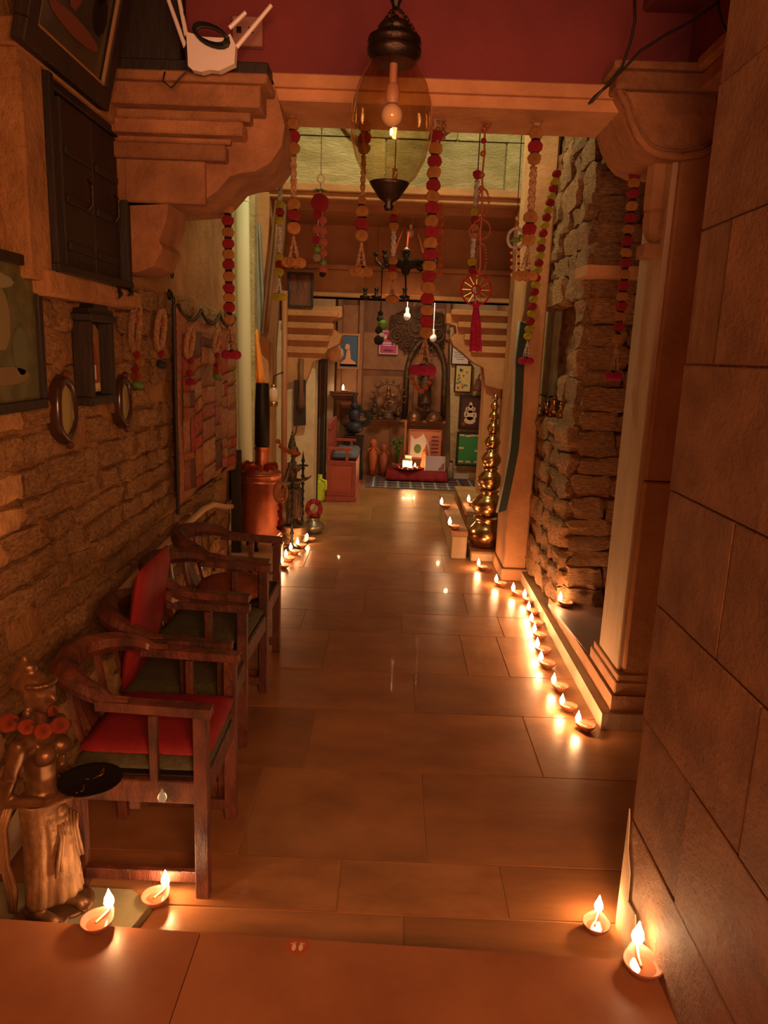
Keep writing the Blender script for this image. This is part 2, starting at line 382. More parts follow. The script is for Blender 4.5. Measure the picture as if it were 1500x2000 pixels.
bm = B(); prism(bm, [(-1.33, 2.42)]+pp([(330, 392), (325, 430), (310, 470), (318, 485), (300, 520), (268, 532)], 3.5)+[(-1.33, 2.12)], 'y', 3.5, 3.8)
struct('trim_3', bm, M_brk, smooth='auto', label='small scrolled pilaster bracket below the big bracket')
# right bracket and pillar
bm = B()
fp = pp([(1208, 176), (1224, 205), (1234, 240), (1248, 270), (1266, 291), (1292, 303), (1330, 306), (1372, 300), (1400, 282), (1400, 150)], 3.42)
prism(bm, [(x, z) for x, z in fp], 'y', 3.425, 3.9)
rb = struct('trim_4', bm, M_brk, smooth='auto', label='curved stone bracket on top of the right pillar')
for off, r_ in ((0, .016), (.03, .008)):
    bm = B(); cxm = sum(p[0] for p in fp)/len(fp); czm = max(p[1] for p in fp)
    tube(bm, [(x+(cxm-x)*off*2.2, 3.415, z+(czm-z)*off*2.2) for x, z in fp[:-1]], r_, 8); finish('rim_moulding', bm, M_brk, rb, smooth=True)
zc0 = fp[0][1]-.004; zc1 = atY(1205, 138, 3.40).z; xl = fp[0][0]
bm = B(); bx(bm, xl-.02, 1.5, 3.38, 3.92, zc0, zc1, .008); bx(bm, xl-.04, 1.5, 3.36, 3.60, zc1, zc1+.03, .005); finish('abacus', bm, M_brk, rb)
bm = B(); bx(bm, 1.22, 1.6, 2.2, 3.40, zc0, zc1, .008); bx(bm, 1.19, 1.6, 2.2, 3.37, zc1, zc1+.05, .008); finish('side_lintel', bm, M_brk, rb)
bm = B(); bx(bm, 1.22, 1.6, 2.2, 3.56, zc1+.05, 3.55); bx(bm, 1.0, 1.34, 3.2, 3.56, 3.26, 3.55, .01); finish('upper_wall', bm, M_maroon, rb)
bm = B()
bx(bm, 1.19, 1.235, 3.52, 3.86, .27, 2.7, .006); pil = struct('wall_pillar', bm, M_pale, label='pale side face of the right pillar')
bm = B(); bx(bm, 1.21, 1.55, 3.48, 3.88, .27, 1.25, .008); bx(bm, 1.212, 1.55, 3.483, 3.88, 1.255, 2.7, .008); struct('wall_pillar', bm, M_dress, label='front face of the right pillar')
bm = B(); c = atY(1275, 400, 3.6); lathe(bm, [(.0, -.19), (.035, -.17), (.055, -.13), (.058, -.08), (.045, -.055), (.06, -.045), (.062, .0), (.06, .17)], (c.x+.02, 3.6, c.z+.02), 8)
bx(bm, c.x-.03, c.x+.08, 3.56, 3.68, c.z-.23, c.z-.17, .004)
struct('trim_5', bm, M_dress, smooth='auto', label='carved drop finial beside the right pillar')
# plinth tiers along the right side
def plinth(name, x, yf, yb, xb, z0, z1, m, label):
    bm = B(); prism(bm, [(x, yf), (2.2, yf), (2.2, yb), (xb, yb)], 'z', z0, z1); return struct(name, bm, m, label=label)
pl = plinth('trim_6', 1.105, 3.42, 5.9, 1.115, 0, .085, M_pale, 'long pale plinth kerb on the right of the floor')
plinth('trim_7', 1.155, 3.455, 5.0, 1.155, .085, .165, M_dress, 'second tier of the right plinth')
bm = B(); bx(bm, 1.17, 2.2, 3.47, 3.95, .16, .235, .006); bx(bm, 1.18, 2.2, 3.475, 3.93, .23, .275, .006); struct('trim_8', bm, M_dress, label='stepped base block under the right pillar')
bm = B(); prism(bm, [(1.175, 3.9), (2.2, 3.9), (2.2, 4.85), (1.12, 4.85)], 'z', .15, .172); struct('trim_9', bm, M_purple, label='dark slab floor of the right alcove')
bm = B(); bx(bm, .95, 1.175, 5.88, 6.43, 0, .10, .008); bx(bm, .968, 1.157, 5.91, 6.40, .10, 3.6, .012); struct('wall_column', bm, M_dress, label='plain stone column on the right, behind the brass pots')
# ---- right near wall of tooled blocks
bm = B(); bx(bm, .812, 1.6, -1.2, 2.06, 0, 3.7); wr = struct('wall_right', bm, M_block)
zs = [0, .40, .746, 1.107, 1.45, 1.80, 2.148, 2.5, 2.85, 3.2, 3.6]
sp = [[1.3, .4], [1.72, .9, .1], [1.45, .5], [1.68, .95, .2], [1.3, .5], [1.90, 1.1, .3], [1.4, .6], [1.7, .8], [1.3, .4], [1.6, .7]]
for (a, b), ys in zip(zip(zs, zs[1:]), sp):
    ed = [2.092]+ys+[-1.2]
    for q, (y1, y0) in enumerate(zip(ed, ed[1:])):
        o = inst('block', S_block, wr, (.95+random.uniform(-.004, .004), (y0+y1)/2, (a+b)/2), (.30, y1-y0-.0015, b-a-.005))
bm = B(); bx(bm, 1.10, 1.6, 1.5, 2.088, 0, 3.6); finish('end_face', bm, M_block, wr)
bm = B(); bx(bm, 1.6, 2.2, 1.5, 3.6, 0, 3.7); struct('wall_right', bm, M_block, label='recess wall behind the near right wall')
# pale repaired strip at the wall foot
bm = B(); prism(bm, [(1.80, .0), (2.0965, .0), (2.0965, .43), (2.085, .40), (2.07, .31), (2.03, .25), (2.02, .16), (1.95, .17), (1.92, .10), (1.84, .07)], 'x', .793, .797); finish('lime_repair', bm, M_whitish, wr)

# ---- rubble block of the right alcove
bm = B(); bx(bm, 1.33, 2.3, 4.93, 7.3, 0, 5.2); rw = struct('wall_alcove', bm, M_wall, label='rough rubble stone wall on the right')
random.seed(11); n = 0
z = .17
while z < 3.5:
    h = random.uniform(.09, .17); x = 1.22
    while x < 2.0:
        ln = random.uniform(.16, .36) if x > 1.25 else random.uniform(.2, .32)
        inst('stone', R_right[random.randrange(12)], rw, (x+ln/2, 4.88+random.uniform(-.015, .01), z+h/2), (ln*.98, .13, h*.99), (0, random.uniform(-.02, .02), random.uniform(-.03, .03)), )
        x += ln+.006; n += 1
    z += h+.006
z = .12
while z < 3.3 and n < 292:
    h = random.uniform(.12, .20); y = 4.86
    while y < 6.05 and n < 292:
        ln = random.uniform(.2, .38)
        if not (1.33 < z+h/2 < 2.15 and y+ln > 5.42):
            inst('stone', R_right[random.randrange(12)], rw, (1.25+random.uniform(-.02, .015), y+ln/2, z+h/2), (.16, ln*.98, h*1.0), (random.uniform(-.1, .1), 0, random.uniform(-.05, .05))); n += 1
        y += ln+.006
    z += h+.006
for (y0, y1, z0, z1) in ((4.86, 6.0, 3.36, 3.95), (4.9, 6.1, 3.95, 4.6), (6.1, 7.3, 2.9, 3.6), (6.1, 7.3, 3.6, 4.4), (6.1, 7.3, 2.2, 2.9), (6.1, 7.3, 1.5, 2.2), (6.1, 7.3, .8, 1.5), (6.1, 7.3, 0, .8)):
    inst('ashlar', S_green, rw, (1.32, (y0+y1)/2, (z0+z1)/2), (.12, y1-y0-.01, z1-z0-.01))
bm = B(); grid(bm, lambda u, v: Vector((1.318+.012*noise.noise(Vector((u*6, v*9, 3))), 5.3+.85*u, 1.25+1.0*v)), 14, 16); finish('niche_back', bm, M_rough, rw, smooth=True)
a = atY(1132, 540, 4.78); b_ = atY(1268, 515, 4.7)
bm = B(); prism(bm, [(a.x, 4.60), (1.95, 4.60), (1.95, 4.86), (a.x-.02, 4.84)], 'z', a.z-.01, a.z+.05); struct('trim_10', bm, M_dress, label='stone shelf slab over the alcove')
bm = B(); bx(bm, 1.17, 1.36, 5.40, 6.03, 1.27, 1.345, .01); struct('trim_11', bm, M_dress, label='sill of the small wall niche')

# ---- court: left wall, back wall over the porch, frame
bm = B(); bx(bm, -1.9, -1.46, 5.95, 7.3, 0, 5.2); bx(bm, -1.6, -1.30, 7.05, 7.35, 0, 3.3); struct('wall_court', bm, M_green, label='left wall of the open court')
bm = B(); bx(bm, -1.9, 2.0, 7.36, 7.7, 3.27, 5.3); wb = struct('wall_back', bm, M_green, label='green lit wall over the porch')
for zi, (z0, z1, xs) in enumerate(((3.285, 3.71, [-.15, .95]), (3.71, 4.35, [-.3, .5]), (4.35, 5.2, [.1]))):
    ed = [-1.6]+xs+[1.6]
    for p, q in zip(ed, ed[1:]): inst('ashlar', S_green, wb, ((p+q)/2, 7.35, (z0+z1)/2), (q-p-.012, .06+random.uniform(-.015, .015), z1-z0-.012))
bm = B()
bx(bm, -1.34, 1.30, 7.22, 7.7, 3.22, 3.285, .008); bx(bm, -1.30, 1.25, 7.27, 7.7, 3.165, 3.225, .008)
bx(bm, -1.34, -1.20, 7.24, 7.55, 0, 3.2, .008); bx(bm, 1.10, 1.42, 7.24, 7.55, 0, 3.2, .008)
struct('trim_12', bm, M_dress, label='moulded frame of the porch opening')
bm = B(); bx(bm, -1.6, 1.6, 7.5, 8.4, 3.1, 3.25); bx(bm, -1.5, 1.6, 8.30, 8.6, 2.70, 3.15); struct('wall_porch', bm, M_brown, label='brown upper wall of the porch')
bm = B(); z1 = atY(620, 515, 8.25).z; bx(bm, -1.4, 1.5, 8.22, 8.5, z1-.05, z1, .008); zb = atY(645, 580, 8.28).z
bx(bm, -1.4, 1.5, 8.28, 8.6, zb, z1-.05, .008); bx(bm, -1.4, 1.5, 8.25, 8.6, zb, zb+.05, .008); struct('trim_13', bm, M_dress, label='stone beam of the inner porch')
bm = B(); bx(bm, -1.6, -1.28, 7.5, 12, 0, 3.1); bx(bm, 1.5, 1.8, 7.3, 12, 0, 3.1); struct('wall_porch', bm, M_wall, label='side walls of the shrine room')
bm = B(); bx(bm, -1.6, 1.8, 8.6, 12, 2.75, 2.9); struct('ceiling', bm, M_brown, label='ceiling of the shrine room')
bm = B(); bx(bm, -1.6, 1.8, 11.46, 11.8, 0, 2.9); struct('wall_far', bm, M_whitish, label='end wall of the shrine room')
# inner brackets, left and right (stacked carved courses)
for side, label in ((-1, 'left'), (1, 'right')):
    bm = B(); Y = 8.2
    if side < 0: prof = [(560, 598), (668, 598), (668, 618), (650, 626), (648, 640), (668, 655), (662, 672), (640, 682), (628, 700), (612, 706), (600, 740), (560, 748)]
    else: prof = [(1010, 612), (872, 612), (872, 630), (890, 636), (892, 650), (880, 660), (886, 675), (905, 690), (925, 708), (945, 718), (948, 752), (975, 760), (1010, 760)]
    prism(bm, pp(prof, Y), 'y', Y, 8.55)
    o = struct('trim_%d' % (14 if side < 0 else 15), bm, M_dress, smooth='auto', label='carved %s bracket under the inner porch beam' % label)
    for k in range(4):
        yy = 604+k*24; x0, x1 = ((556, 660-k*9) if side < 0 else (882+k*13, 1010))
        p = atY(x0, yy, 8.12); q = atY(x1, yy+16, 8.12)
        bm = B(); bx(bm, p.x, q.x, 8.10+k*.015, 8.22, q.z, p.z, .008); finish('course', bm, M_dress, o)
bm = B(); p = atY(562, 760, 8.3); q = atY(612, 960, 8.3); bx(bm, -1.3, q.x, 8.28, 8.62, 0, 2.1, .02); struct('wall_pier', bm, M_whitish, label='pale plastered pier left of the shrine room')
bm = B(); p = atY(946, 760, 8.3); bx(bm, p.x, p.x+.2, 8.3, 8.6, 0, 2.1, .02); struct('wall_pier', bm, M_dress, label='red stone pier right of the shrine room')
bm = B(); p = atY(968, 760, 8.3); bx(bm, p.x, p.x+.4, 8.45, 8.8, 0, 2.3, .02); struct('wall_pier', bm, M_green, label='yellow lit rubble beside the red pier')

# ================================================================== OIL LAMPS
FL_E = 6.5
def make_diya(name='oil_lamp'):
    t = thing(name, '', 'oil lamp')
    bm = B(); seg = 28
    prof = [(.0, .0), (.022, .0), (.026, .004), (.036, .016), (.0445, .029), (.0455, .033), (.0425, .0335), (.037, .026), (.022, .013), (.0, .010)]
    rings = []
    for r, z in prof:
        ring = []
        for i in range(seg):
            a = 2*PI*i/seg; d = math.cos(a); k = 1+.28*max(0, d)**7*min(1, r/.03)
            ring.append(bm.verts.new((r*k*math.cos(a), r*math.sin(a)*(1-.12*max(0, d)**3), z+(.003*max(0, d)**5 if z > .02 else 0))))
        rings.append(ring)
    for a, b in zip(rings, rings[1:]):
        for i in range(seg): bm.faces.new((a[i], a[(i+1) % seg], b[(i+1) % seg], b[i]))
    finish('bowl', bm, M_clay, t, smooth=True)
    bm = B(); lathe(bm, [(.0, .0185), (.0305, .0187)], seg=20, cap=False); finish('oil', bm, M_oil, t)
    bm = B(); tube(bm, [(.0, .004, .021), (.02, .003, .024), (.040, 0, .031), (.046, 0, .038)], .003, 6); wk = finish('wick', bm, M_wick, t)
    bm = B(); lathe(bm, [(.002, 0), (.0105, .008), (.0145, .019), (.0125, .031), (.0065, .045), (.0005, .062)], (.044, 0, .037), 12); finish('flame', bm, M_flame, wk, smooth=True)
    lamp('flame_light', 'POINT', (.046, 0, .066), FL_E, (1, .40, .13), .016, parent=t)
    return t

diya0 = make_diya(); diya_used = [False]
def diya(loc, rot, label, group, s=1.0, small=False):
    t = diya0 if not diya_used[0] else copy_tree(diya0)
    diya_used[0] = True
    t.location = loc; t.rotation_euler = (0, 0, rot); t.scale = (s, s, s); t['label'] = label; t['group'] = group
    return t
GF = 'clay oil lamps near the camera'
diya(atZ(190, 1815, .128), 1.1, 'clay oil lamp with tall flame on the raised landing edge in front of the statue', GF, 1.05)
diya(atZ(303, 1765, .012)+Vector((0, 0, 0)), 1.0, 'clay oil lamp on the threshold in front of the nearest chair leg', GF, 1.0)
diya(atZ(1163, 1818, .012), 1.2, 'clay oil lamp on the threshold at the foot of the right wall', GF, 1.0)
diya(atZ(1254, 1902, .128), 1.6, 'large bright clay oil lamp on the landing corner beside the right wall', GF, 1.25)
rowR = [(1150, 1422), (1117, 1384), (1100, 1345), (1075, 1300), (1067, 1272), (1060, 1243), (1054, 1219), (1048, 1196), (1040, 1174), (1018, 1160), (984, 1141), (948, 1109)]
for i, (x, y) in enumerate(rowR):
    p = atZ(x-5, y+4, 0)
    diya(p, 2.9+.25*math.sin(i*2.1), 'small lit clay oil lamp along the right plinth kerb, %s from the camera' % ORD[i], 'clay oil lamps along the right plinth', 1.0+.05*math.sin(i*5))
diya(atZ(1100, 1184, .172)+Vector((.02, 0, 0)), 2.9, 'lit clay oil lamp up on the dark alcove slab', 'clay oil lamps along the right plinth')
for i, (x, y) in enumerate([(555, 1110), (566, 1096), (577, 1082), (590, 1070), (607, 1058)]):
    diya(atZ(x, y, 0), 2.2+.4*i, 'lit clay oil lamp on the floor beside the left pedestal, %s from the camera' % ORD[i], 'clay oil lamps beside the copper boiler')

# ================================================================== CHAIRS
def cushion(bm, c, s, puff=.3, n=8, rot=None):
    vs = []
    def f(u, v, sg):
        x = (2*u-1); y = (2*v-1); e = (1-abs(x)**6)*(1-abs(y)**6); e = max(e, 0)**.35
        kx = 1-.03*abs(y)**8; ky = 1-.03*abs(x)**8
        co = Vector((x*s[0]/2*kx, y*s[1]/2*ky, sg*s[2]/2*(.18+.82*e)))
        co.z += .12*s[2]*noise.noise(Vector((x*2, y*2, sg+c[0]*7)))*e
        return (rot @ co if rot is not None else co)+Vector(c)
    for sg in (-1, 1): grid(bm, lambda u, v: f(u, v, sg), n, n)
    bmesh.ops.remove_doubles(bm, verts=bm.verts, dist=.0001)
    bd = [e for e in bm.edges if e.is_boundary]
    if bd: bmesh.ops.bridge_loops(bm, edges=bd)
def make_chair(name, label):
    t = thing(name, label, 'chair', group='dark wooden horseshoe armchairs along the left wall')
    for sy in (-1, 1):
        bm = B(); bx(bm, .205, .25, sy*.215-.021, sy*.215+.021, 0, .655, .003); finish('leg', bm, M_wood, t)
        bm = B(); box(bm, (-.185, sy*.185, .21), (.036, .036, .42), Matrix.Rotation(.0, 3, 'Y'), .003); finish('leg', bm, M_wood, t)
        bm = B(); bx(bm, -.19, .21, sy*.213-.014, sy*.213+.014, .345, .425, .004); finish('side_rail', bm, M_wood, t)
        bm = B(); bx(bm, -.17, .21, sy*.205-.012, sy*.205+.012, .045, .085, .003); finish('stretcher', bm, M_wood, t)
        bm = B(); bx(bm, .06, .088, sy*.215-.013, sy*.215+.013, .42, .65, .003); finish('arm_post', bm, M_wood, t)
        bm = B()
        tube_pts = [(.262, .655), (.262, .685), (-.1, .700), (-.1, .668)]
        prism(bm, tube_pts, 'y', sy*.215-.025, sy*.215+.025); finish('armrest', bm, M_wood, t)
    bm = B(); bx(bm, .212, .242, -.20, .20, .345, .425, .003); finish('front_rail', bm, M_wood, t)
    bm = B(); bx(bm, -.2, -.172, -.18, .18, .345, .425, .003); finish('rear_rail', bm, M_wood, t)
    bm = B(); bx(bm, -.02, .015, -.2, .2, .30, .345, .003); finish('under_rail', bm, M_wood, t)
    bm = B(); pts = []
    for k in range(17):
        a = -PI/2-PI*k/16; pts.append(Vector((-.06+.215*math.cos(a)*1.0 if True else 0, .215*math.sin(a), .69+.055*math.sin(PI*k/16)**.6)))
    pts = [Vector((.0, -.215, .69))]+pts+[Vector((.0, .215, .69))]
    rr = [.018]+[.024+.020*math.sin(PI*k/16)**.7 for k in range(17)]+[.018]
    tube(bm, pts, rr, 8)
    for v in bm.verts: pass
    finish('back_rail', bm, M_wood, t, smooth='auto')
    for (y, wd) in ((0, .09), (-.12, .022), (.12, .022)):
        bm = B(); xt = -.06-.215*math.cos(math.asin(min(1, abs(y)/.215)))
        prism(bm, [(-.185, .42), (-.168, .42), (xt*.5-.085, .57), (xt+.012, .72), (xt-.006, .72), (xt*.5-.105, .57)], 'y', y-wd/2, y+wd/2); finish('splat', bm, M_wood, t)
    bm = B(); bx(bm, -.18, .235, -.2, .2, .395, .43, .003); finish('seat', bm, M_black, t)
    return t
def add_cushion(t, nm, m, c, s, rot=None, n=10):
    bm = B(); cushion(bm, c, s, n=n, rot=rot); return finish(nm, bm, m, t, smooth=True)
c1 = make_chair('armchair', 'nearest dark wooden armchair, red cushion over an olive one, behind the bronze statue')
base = c1
c2 = copy_tree(base); c3 = copy_tree(base); c4 = copy_tree(base)
c1.location = (-.795, 2.375, 0)
c2.location = (-.85, 2.90, 0); c2.rotation_euler.z = .03; c2['label'] = 'second dark wooden armchair from the camera, with an upright red back cushion'
c3.location = (-.865, 3.45, 0); c3.rotation_euler.z = -.03; c3.scale = (1, 1.14, 1.03); c3['label'] = 'third dark wooden armchair from the camera, plain dark seat'
c4.location = (-.875, 4.0, 0); c4.scale = (1, 1.12, 1.04); c4['label'] = 'farthest dark wooden armchair, with a round rust cushion'
add_cushion(c1, 'seat_cushion', M_olive, (.02, 0, .455), (.44, .40, .06))
o = add_cushion(c1, 'seat_cushion', M_red, (.035, .0, .512), (.43, .40, .05), Matrix.Rotation(.02, 3, 'X')); o['label'] = 'red seat cushion'
add_cushion(c2, 'seat_cushion', M_olive, (.02, 0, .455), (.43, .40, .055))
o = add_cushion(c2, 'back_cushion', M_red, (-.13, 0, .70), (.52, .43, .055), Matrix.Rotation(PI/2+.16, 3, 'Y')); o['label'] = 'red back cushion'
add_cushion(c3, 'seat_cushion', M_olive, (.02, 0, .455), (.43, .40, .055))
bm = B(); lathe(bm, [(.0, .435), (.18, .435), (.2, .455), (.19, .485), (.12, .503), (.0, .51)], (.02, 0, 0), 24); o = finish('seat_cushion', bm, M_rust, c4, smooth=True); o['label'] = 'round rust cushion'

# ================================================================== BRONZE FIGURES
def figure(name, label, loc, rotz, scale, m, mskirt, crown=False, vox=.0055, plate=True):
    t = thing(name, label, 'statue', loc, rotz); t.scale = (scale,)*3
    bm = B(); C = lambda a, b, ra, rb: capsule(bm, a, b, ra, rb, 10)
    # torso
    ball(bm, (0, 0, .415), .07, (.85, 1.05, .8)); C((0, 0, .42), (.0, 0, .49), .055, .044); C((0, 0, .49), (0, 0, .57), .044, .056)
    ball(bm, (-.005, 0, .60), .06, (.8, 1.25, .75)); C((0, -.055, .628), (0, .055, .628), .032, .032)
    for s in (-1, 1): ball(bm, (.048, s*.034, .583), .034, (1, 1, 1))
    C((0, 0, .63), (.012, 0, .70), .024, .020)
    # head
    ball(bm, (.010, 0, .765), .052, (1, .88, 1.1)); ball(bm, (.032, 0, .735), .032, (1, .85, 1)); ball(bm, (.046, 0, .713), .012)
    C((.056, 0, .772), (.066, 0, .752), .006, .0085); ball(bm, (.055, 0, .732), .010, (.8, 1.3, .7)); ball(bm, (.054, 0, .725), .008, (.8, 1.2, .7))
    for s in (-1, 1):
        ball(bm, (.05, s*.017, .772), .009, (.6, 1.2, .7)); C((.052, s*.006, .787), (.044, s*.03, .788), .005, .004)
        C((.0, s*.040, .775), (.004, s*.042, .742), .010, .008); ball(bm, (.004, s*.046, .718), .014); ball(bm, (.0, s*.048, .70), .007)
    if crown:
        for k, (r, z) in enumerate(((.046, .80), (.042, .825), (.036, .85), (.030, .88), (.023, .91), (.015, .94))): ball(bm, (-.005, 0, z), r, (1, 1, .55))
        ball(bm, (-.005, 0, .96), .010)
    else:
        ball(bm, (-.012, 0, .795), .050, (1, .95, .75)); ball(bm, (-.052, 0, .800), .036, (1, 1.1, 1.05)); ball(bm, (-.03, 0, .842), .030, (1.2, .9, .8)); ball(bm, (-.035, 0, .868), .014)
        for k in range(9): ball(bm, (.008+.050*math.cos(k*.36-1.44), .046*math.sin(k*.36-1.44), .803), .0085)
    # arms
    for s, el, wr_, hd in ((-1, (-.055, -.098, .445), (.075, -.062, .452), (.125, -.045, .478)), (1, (-.02, .10, .455), (.09, .06, .46), (.13, .04, .485))):
        C((0, s*.085, .628), el, .027, .021); C(el, wr_, .022, .0145); C(wr_, hd, .015, .016); h = Vector(hd)
        ball(bm, h+Vector((.008, 0, 0)), .019, (1.2, 1, .5))
        for k in range(4):
            y = (k-1.5)*.0115; L_ = (.040, .048, .045, .034)[k]
            a = h+Vector((.018, y, .004)); b = a+Vector((L_*.55, y*.2, .010)); c = b+Vector((L_*.45, 0, .016)); C(a, b, .0062, .0056); C(b, c, .0056, .0046)
        a = h+Vector((-.002, -s*.016, .002)); C(a, a+Vector((.018, -s*.014, .012)), .0068, .0056); C(a+Vector((.018, -s*.014, .012)), a+Vector((.034, -s*.016, .02)), .0056, .0046)
        ball(bm, Vector(wr_), .019, (.45, 1, 1)); m_ = (Vector((0, s*.085, .628))*.45+Vector(el)*.55); ball(bm, m_, .029, (1, 1, .35))
    # necklace, belt
    tube(bm, [(.0+.052*math.cos(a), .058*math.sin(a), .636-.03*max(0, math.cos(a))) for a in [2*PI*k/24 for k in range(24)]], .0055, 6, closed=True)
    # feet
    for s, x in ((-1, 0.), (1, .03)):
        C((x-.03, s*.045, .030), (x+.05, s*.048, .022), .026, .019); C((x-.015, s*.045, .04), (x-.01, s*.045, .09), .024, .028)
        for k in range(5): C((x+.055, s*.048+(k-2)*.0095, .016), (x+.083-.004*abs(k-1), s*.048+(k-2)*.011, .012), .0078, .006)
        tube(bm, [(x-.012+.03*math.cos(a), s*.045+.03*math.sin(a), .062) for a in [2*PI*k/14 for k in range(14)]], .006, 6, closed=True)
    C((0, -.032, .39), (.008, -.036, .22), .048, .040); C((.008, -.036, .22), (-.01, -.043, .08), .040, .034)
    C((0, .032, .39), (.02, .034, .22), .048, .040); C((.02, .034, .22), (.015, .043, .08), .040, .034)
    body = finish('body', bm, m, t, smooth=True)
    md = body.modifiers.new('r', 'REMESH'); md.mode = 'VOXEL'; md.voxel_size = vox; md.use_smooth_shade = True
    sm = body.modifiers.new('s', 'SMOOTH'); sm.factor = .5; sm.iterations = 3
    # pleated skirt with folds, fan of pleats and side sash
    bm = B()
    def sk(u, v):
        a = 2*PI*u; z = .43-.345*v; ry = .084+.008*v-.010*math.sin(PI*v); rx = .064+.006*v
        fold = .0028*math.sin(a*18+5*v)*v*max(0, math.cos(a)+.3)+.0022*math.sin(z*190+2.4*math.cos(a-.5))*(1-v*.7)-.012*math.exp(-((abs(a-5.4))/.25)**2)*v
        fr = max(0, math.cos(a))**6; r = 1+.30*fr*(.3+.7*v)
        return Vector((.008+(rx*r+fold)*math.cos(a)+.012*v, (ry+fold)*math.sin(a), z+.02*v*fr))
    grid(bm, sk, 110, 34); bmesh.ops.remove_doubles(bm, verts=bm.verts, dist=.00005)
    so = finish('pleated_skirt', bm, mskirt, t, smooth=True); s2 = so.modifiers.new('t', 'SOLIDIFY'); s2.thickness = .004
    bm = B()
    for k in range(7): tube(bm, [(.075+.004*k, -.03+.010*k, .40-.012*abs(k-3)), (.088, -.034+.0115*k, .31), (.083, -.05+.017*k, .235), (.095-.004*abs(k-3), -.058+.02*k, .19+.01*(k % 2))], [.004, .006, .008, .005], 6)
    ball(bm, (.078, -.012, .395), .022, (.5, 1, 1)); finish('sash_fan', bm, mskirt, t, smooth=True)
    bm = B()
    for k in range(3): tube(bm, [(-.05-.008*k, -.075, .42), (-.075-.010*k, -.085, .34), (-.068-.010*k, -.09, .22), (-.045-.012*k, -.092, .14), (-.052-.010*k, -.09, .05)], [.008, .010, .009, .011, .005], 6)
    finish('side_sash', bm, mskirt, t, smooth=True)
    bm = B(); lathe(bm, [(.0, 0), (.085, 0), (.09, .008), (.075, .016), (.0, .016)], (.0, -.045, .0), 20)
    lathe(bm, [(.0, 0), (.075, 0), (.08, .006), (.065, .012), (.0, .012)], (.03, .05, .0), 20)
    finish('lotus_base', bm, m, t, smooth=True)
    if plate:
        bm = B(); lathe(bm, [(.0, .0), (.06, .0), (.085, .008), (.094, .016), (.091, .018), (.08, .011), (.0, .005)], (.178, 0, .498), 32); finish('plate', bm, M_iron, t, smooth=True)
    return t
st = figure('bronze_statue', 'bronze statue of a woman holding out a round plate, in the left foreground', (-1.015, 2.015, .035), -.28, .98, M_bronze, M_skirt)
bm = B(); prism(bm, [(-1.24, 1.94), (-.76, 1.90), (-.715, 2.07), (-.80, 2.13), (-1.24, 2.14)], 'z', .004, .034)
tag(finish('slate_slab', bm, M_slate), 'loose greenish slate slab under the bronze statue', 'slab')
POM = {}
def pom_mesh(m, sub=3):
    k = m.name
    if k not in POM:
        me_list = []
        for q in range(3):
            bm = B(); ball(bm, (0, 0, 0), 1, (1, 1, 1), sub, .0)
            for v in bm.verts: v.co *= 1+.10*noise.noise(v.co*2.2+Vector((q*5, 1, 2)))+.07*noise.noise(v.co*9+Vector((q, 0, 4)))
            me = bpy.data.meshes.new('pompom'); bm.to_mesh(me); bm.free(); me.materials.append(m)
            for p in me.polygons: p.use_smooth = True
            me_list.append(me)
        POM[k] = me_list
    return POM[k]
def pom(parent, m, p, r, name='pompom', sz=1.):
    me = pom_mesh(m)[random.randrange(3)]
    o = bpy.data.objects.new(name, me); COL.objects.link(o); o.parent = parent
    o.location = Vector(p)-parent.location; o.scale = (r, r, r*sz); o.rotation_euler = (random.uniform(-.4, .4), random.uniform(-.4, .4), random.uniform(0, 6)); return o
def neck_garland(label, balls, Y, m):
    c = atY(balls[0][0], balls[0][1], Y); t = thing('marigold_garland', label, 'garland', c)
    pts = [atY(x, y, Y+dy) for x, y, r, dy in balls]
    for (x, y, r, dy), p in zip(balls, pts): pom(t, m, p, PX(r, Y), 'marigold', .95)
    bm = B(); tube(bm, [p-c+Vector((0, .004, .01)) for p in pts], .004, 6); finish('thread', bm, M_thread, t)
neck_garland('orange marigold garland round the neck of the foreground statue', [(18, 1412, 20, -.0), (52, 1420, 16.5, -.05), (84, 1428, 17, -.08), (117, 1416, 18, -.05), (104, 1388, 12, .04)], 1.93, M_mari)

# ================================================================== LEFT WALL
def on_left(t): return t
def wframe(name, label, cat, y0, y1, z0, z1, fw, m, inner, X=-1.285, depth=.03, tilt=0., group=None, mat2=None):
    """framed picture on the left wall"""
    t = thing(name, label, cat, (X, (y0+y1)/2, z0), group=group); hw = (y1-y0)/2; H = z1-z0
    bm = B(); bx(bm, 0, depth, -hw, hw, 0, fw, .004); bx(bm, 0, depth, -hw, hw, H-fw, H, .004); bx(bm, 0, depth, -hw, -hw+fw, fw, H-fw, .004); bx(bm, 0, depth, hw-fw, hw, fw, H-fw, .004)
    finish('frame', bm, m, t)
    bm = B(); bx(bm, 0, depth*.5, -hw+fw*.8, hw-fw*.8, fw*.8, H-fw*.8); finish('picture', bm, inner, t)
    t.rotation_euler = (0, tilt, 0); return t, hw, H
def shape(parent, poly, m, X, name='motif', th=.002):
    bm = B(); prism(bm, poly, 'x', X, X+th); return finish(name, bm, m, parent)
def ell(cy, cz, ry, rz, n=14): return [(cy+ry*math.cos(2*PI*k/n), cz+rz*math.sin(2*PI*k/n)) for k in range(n)]
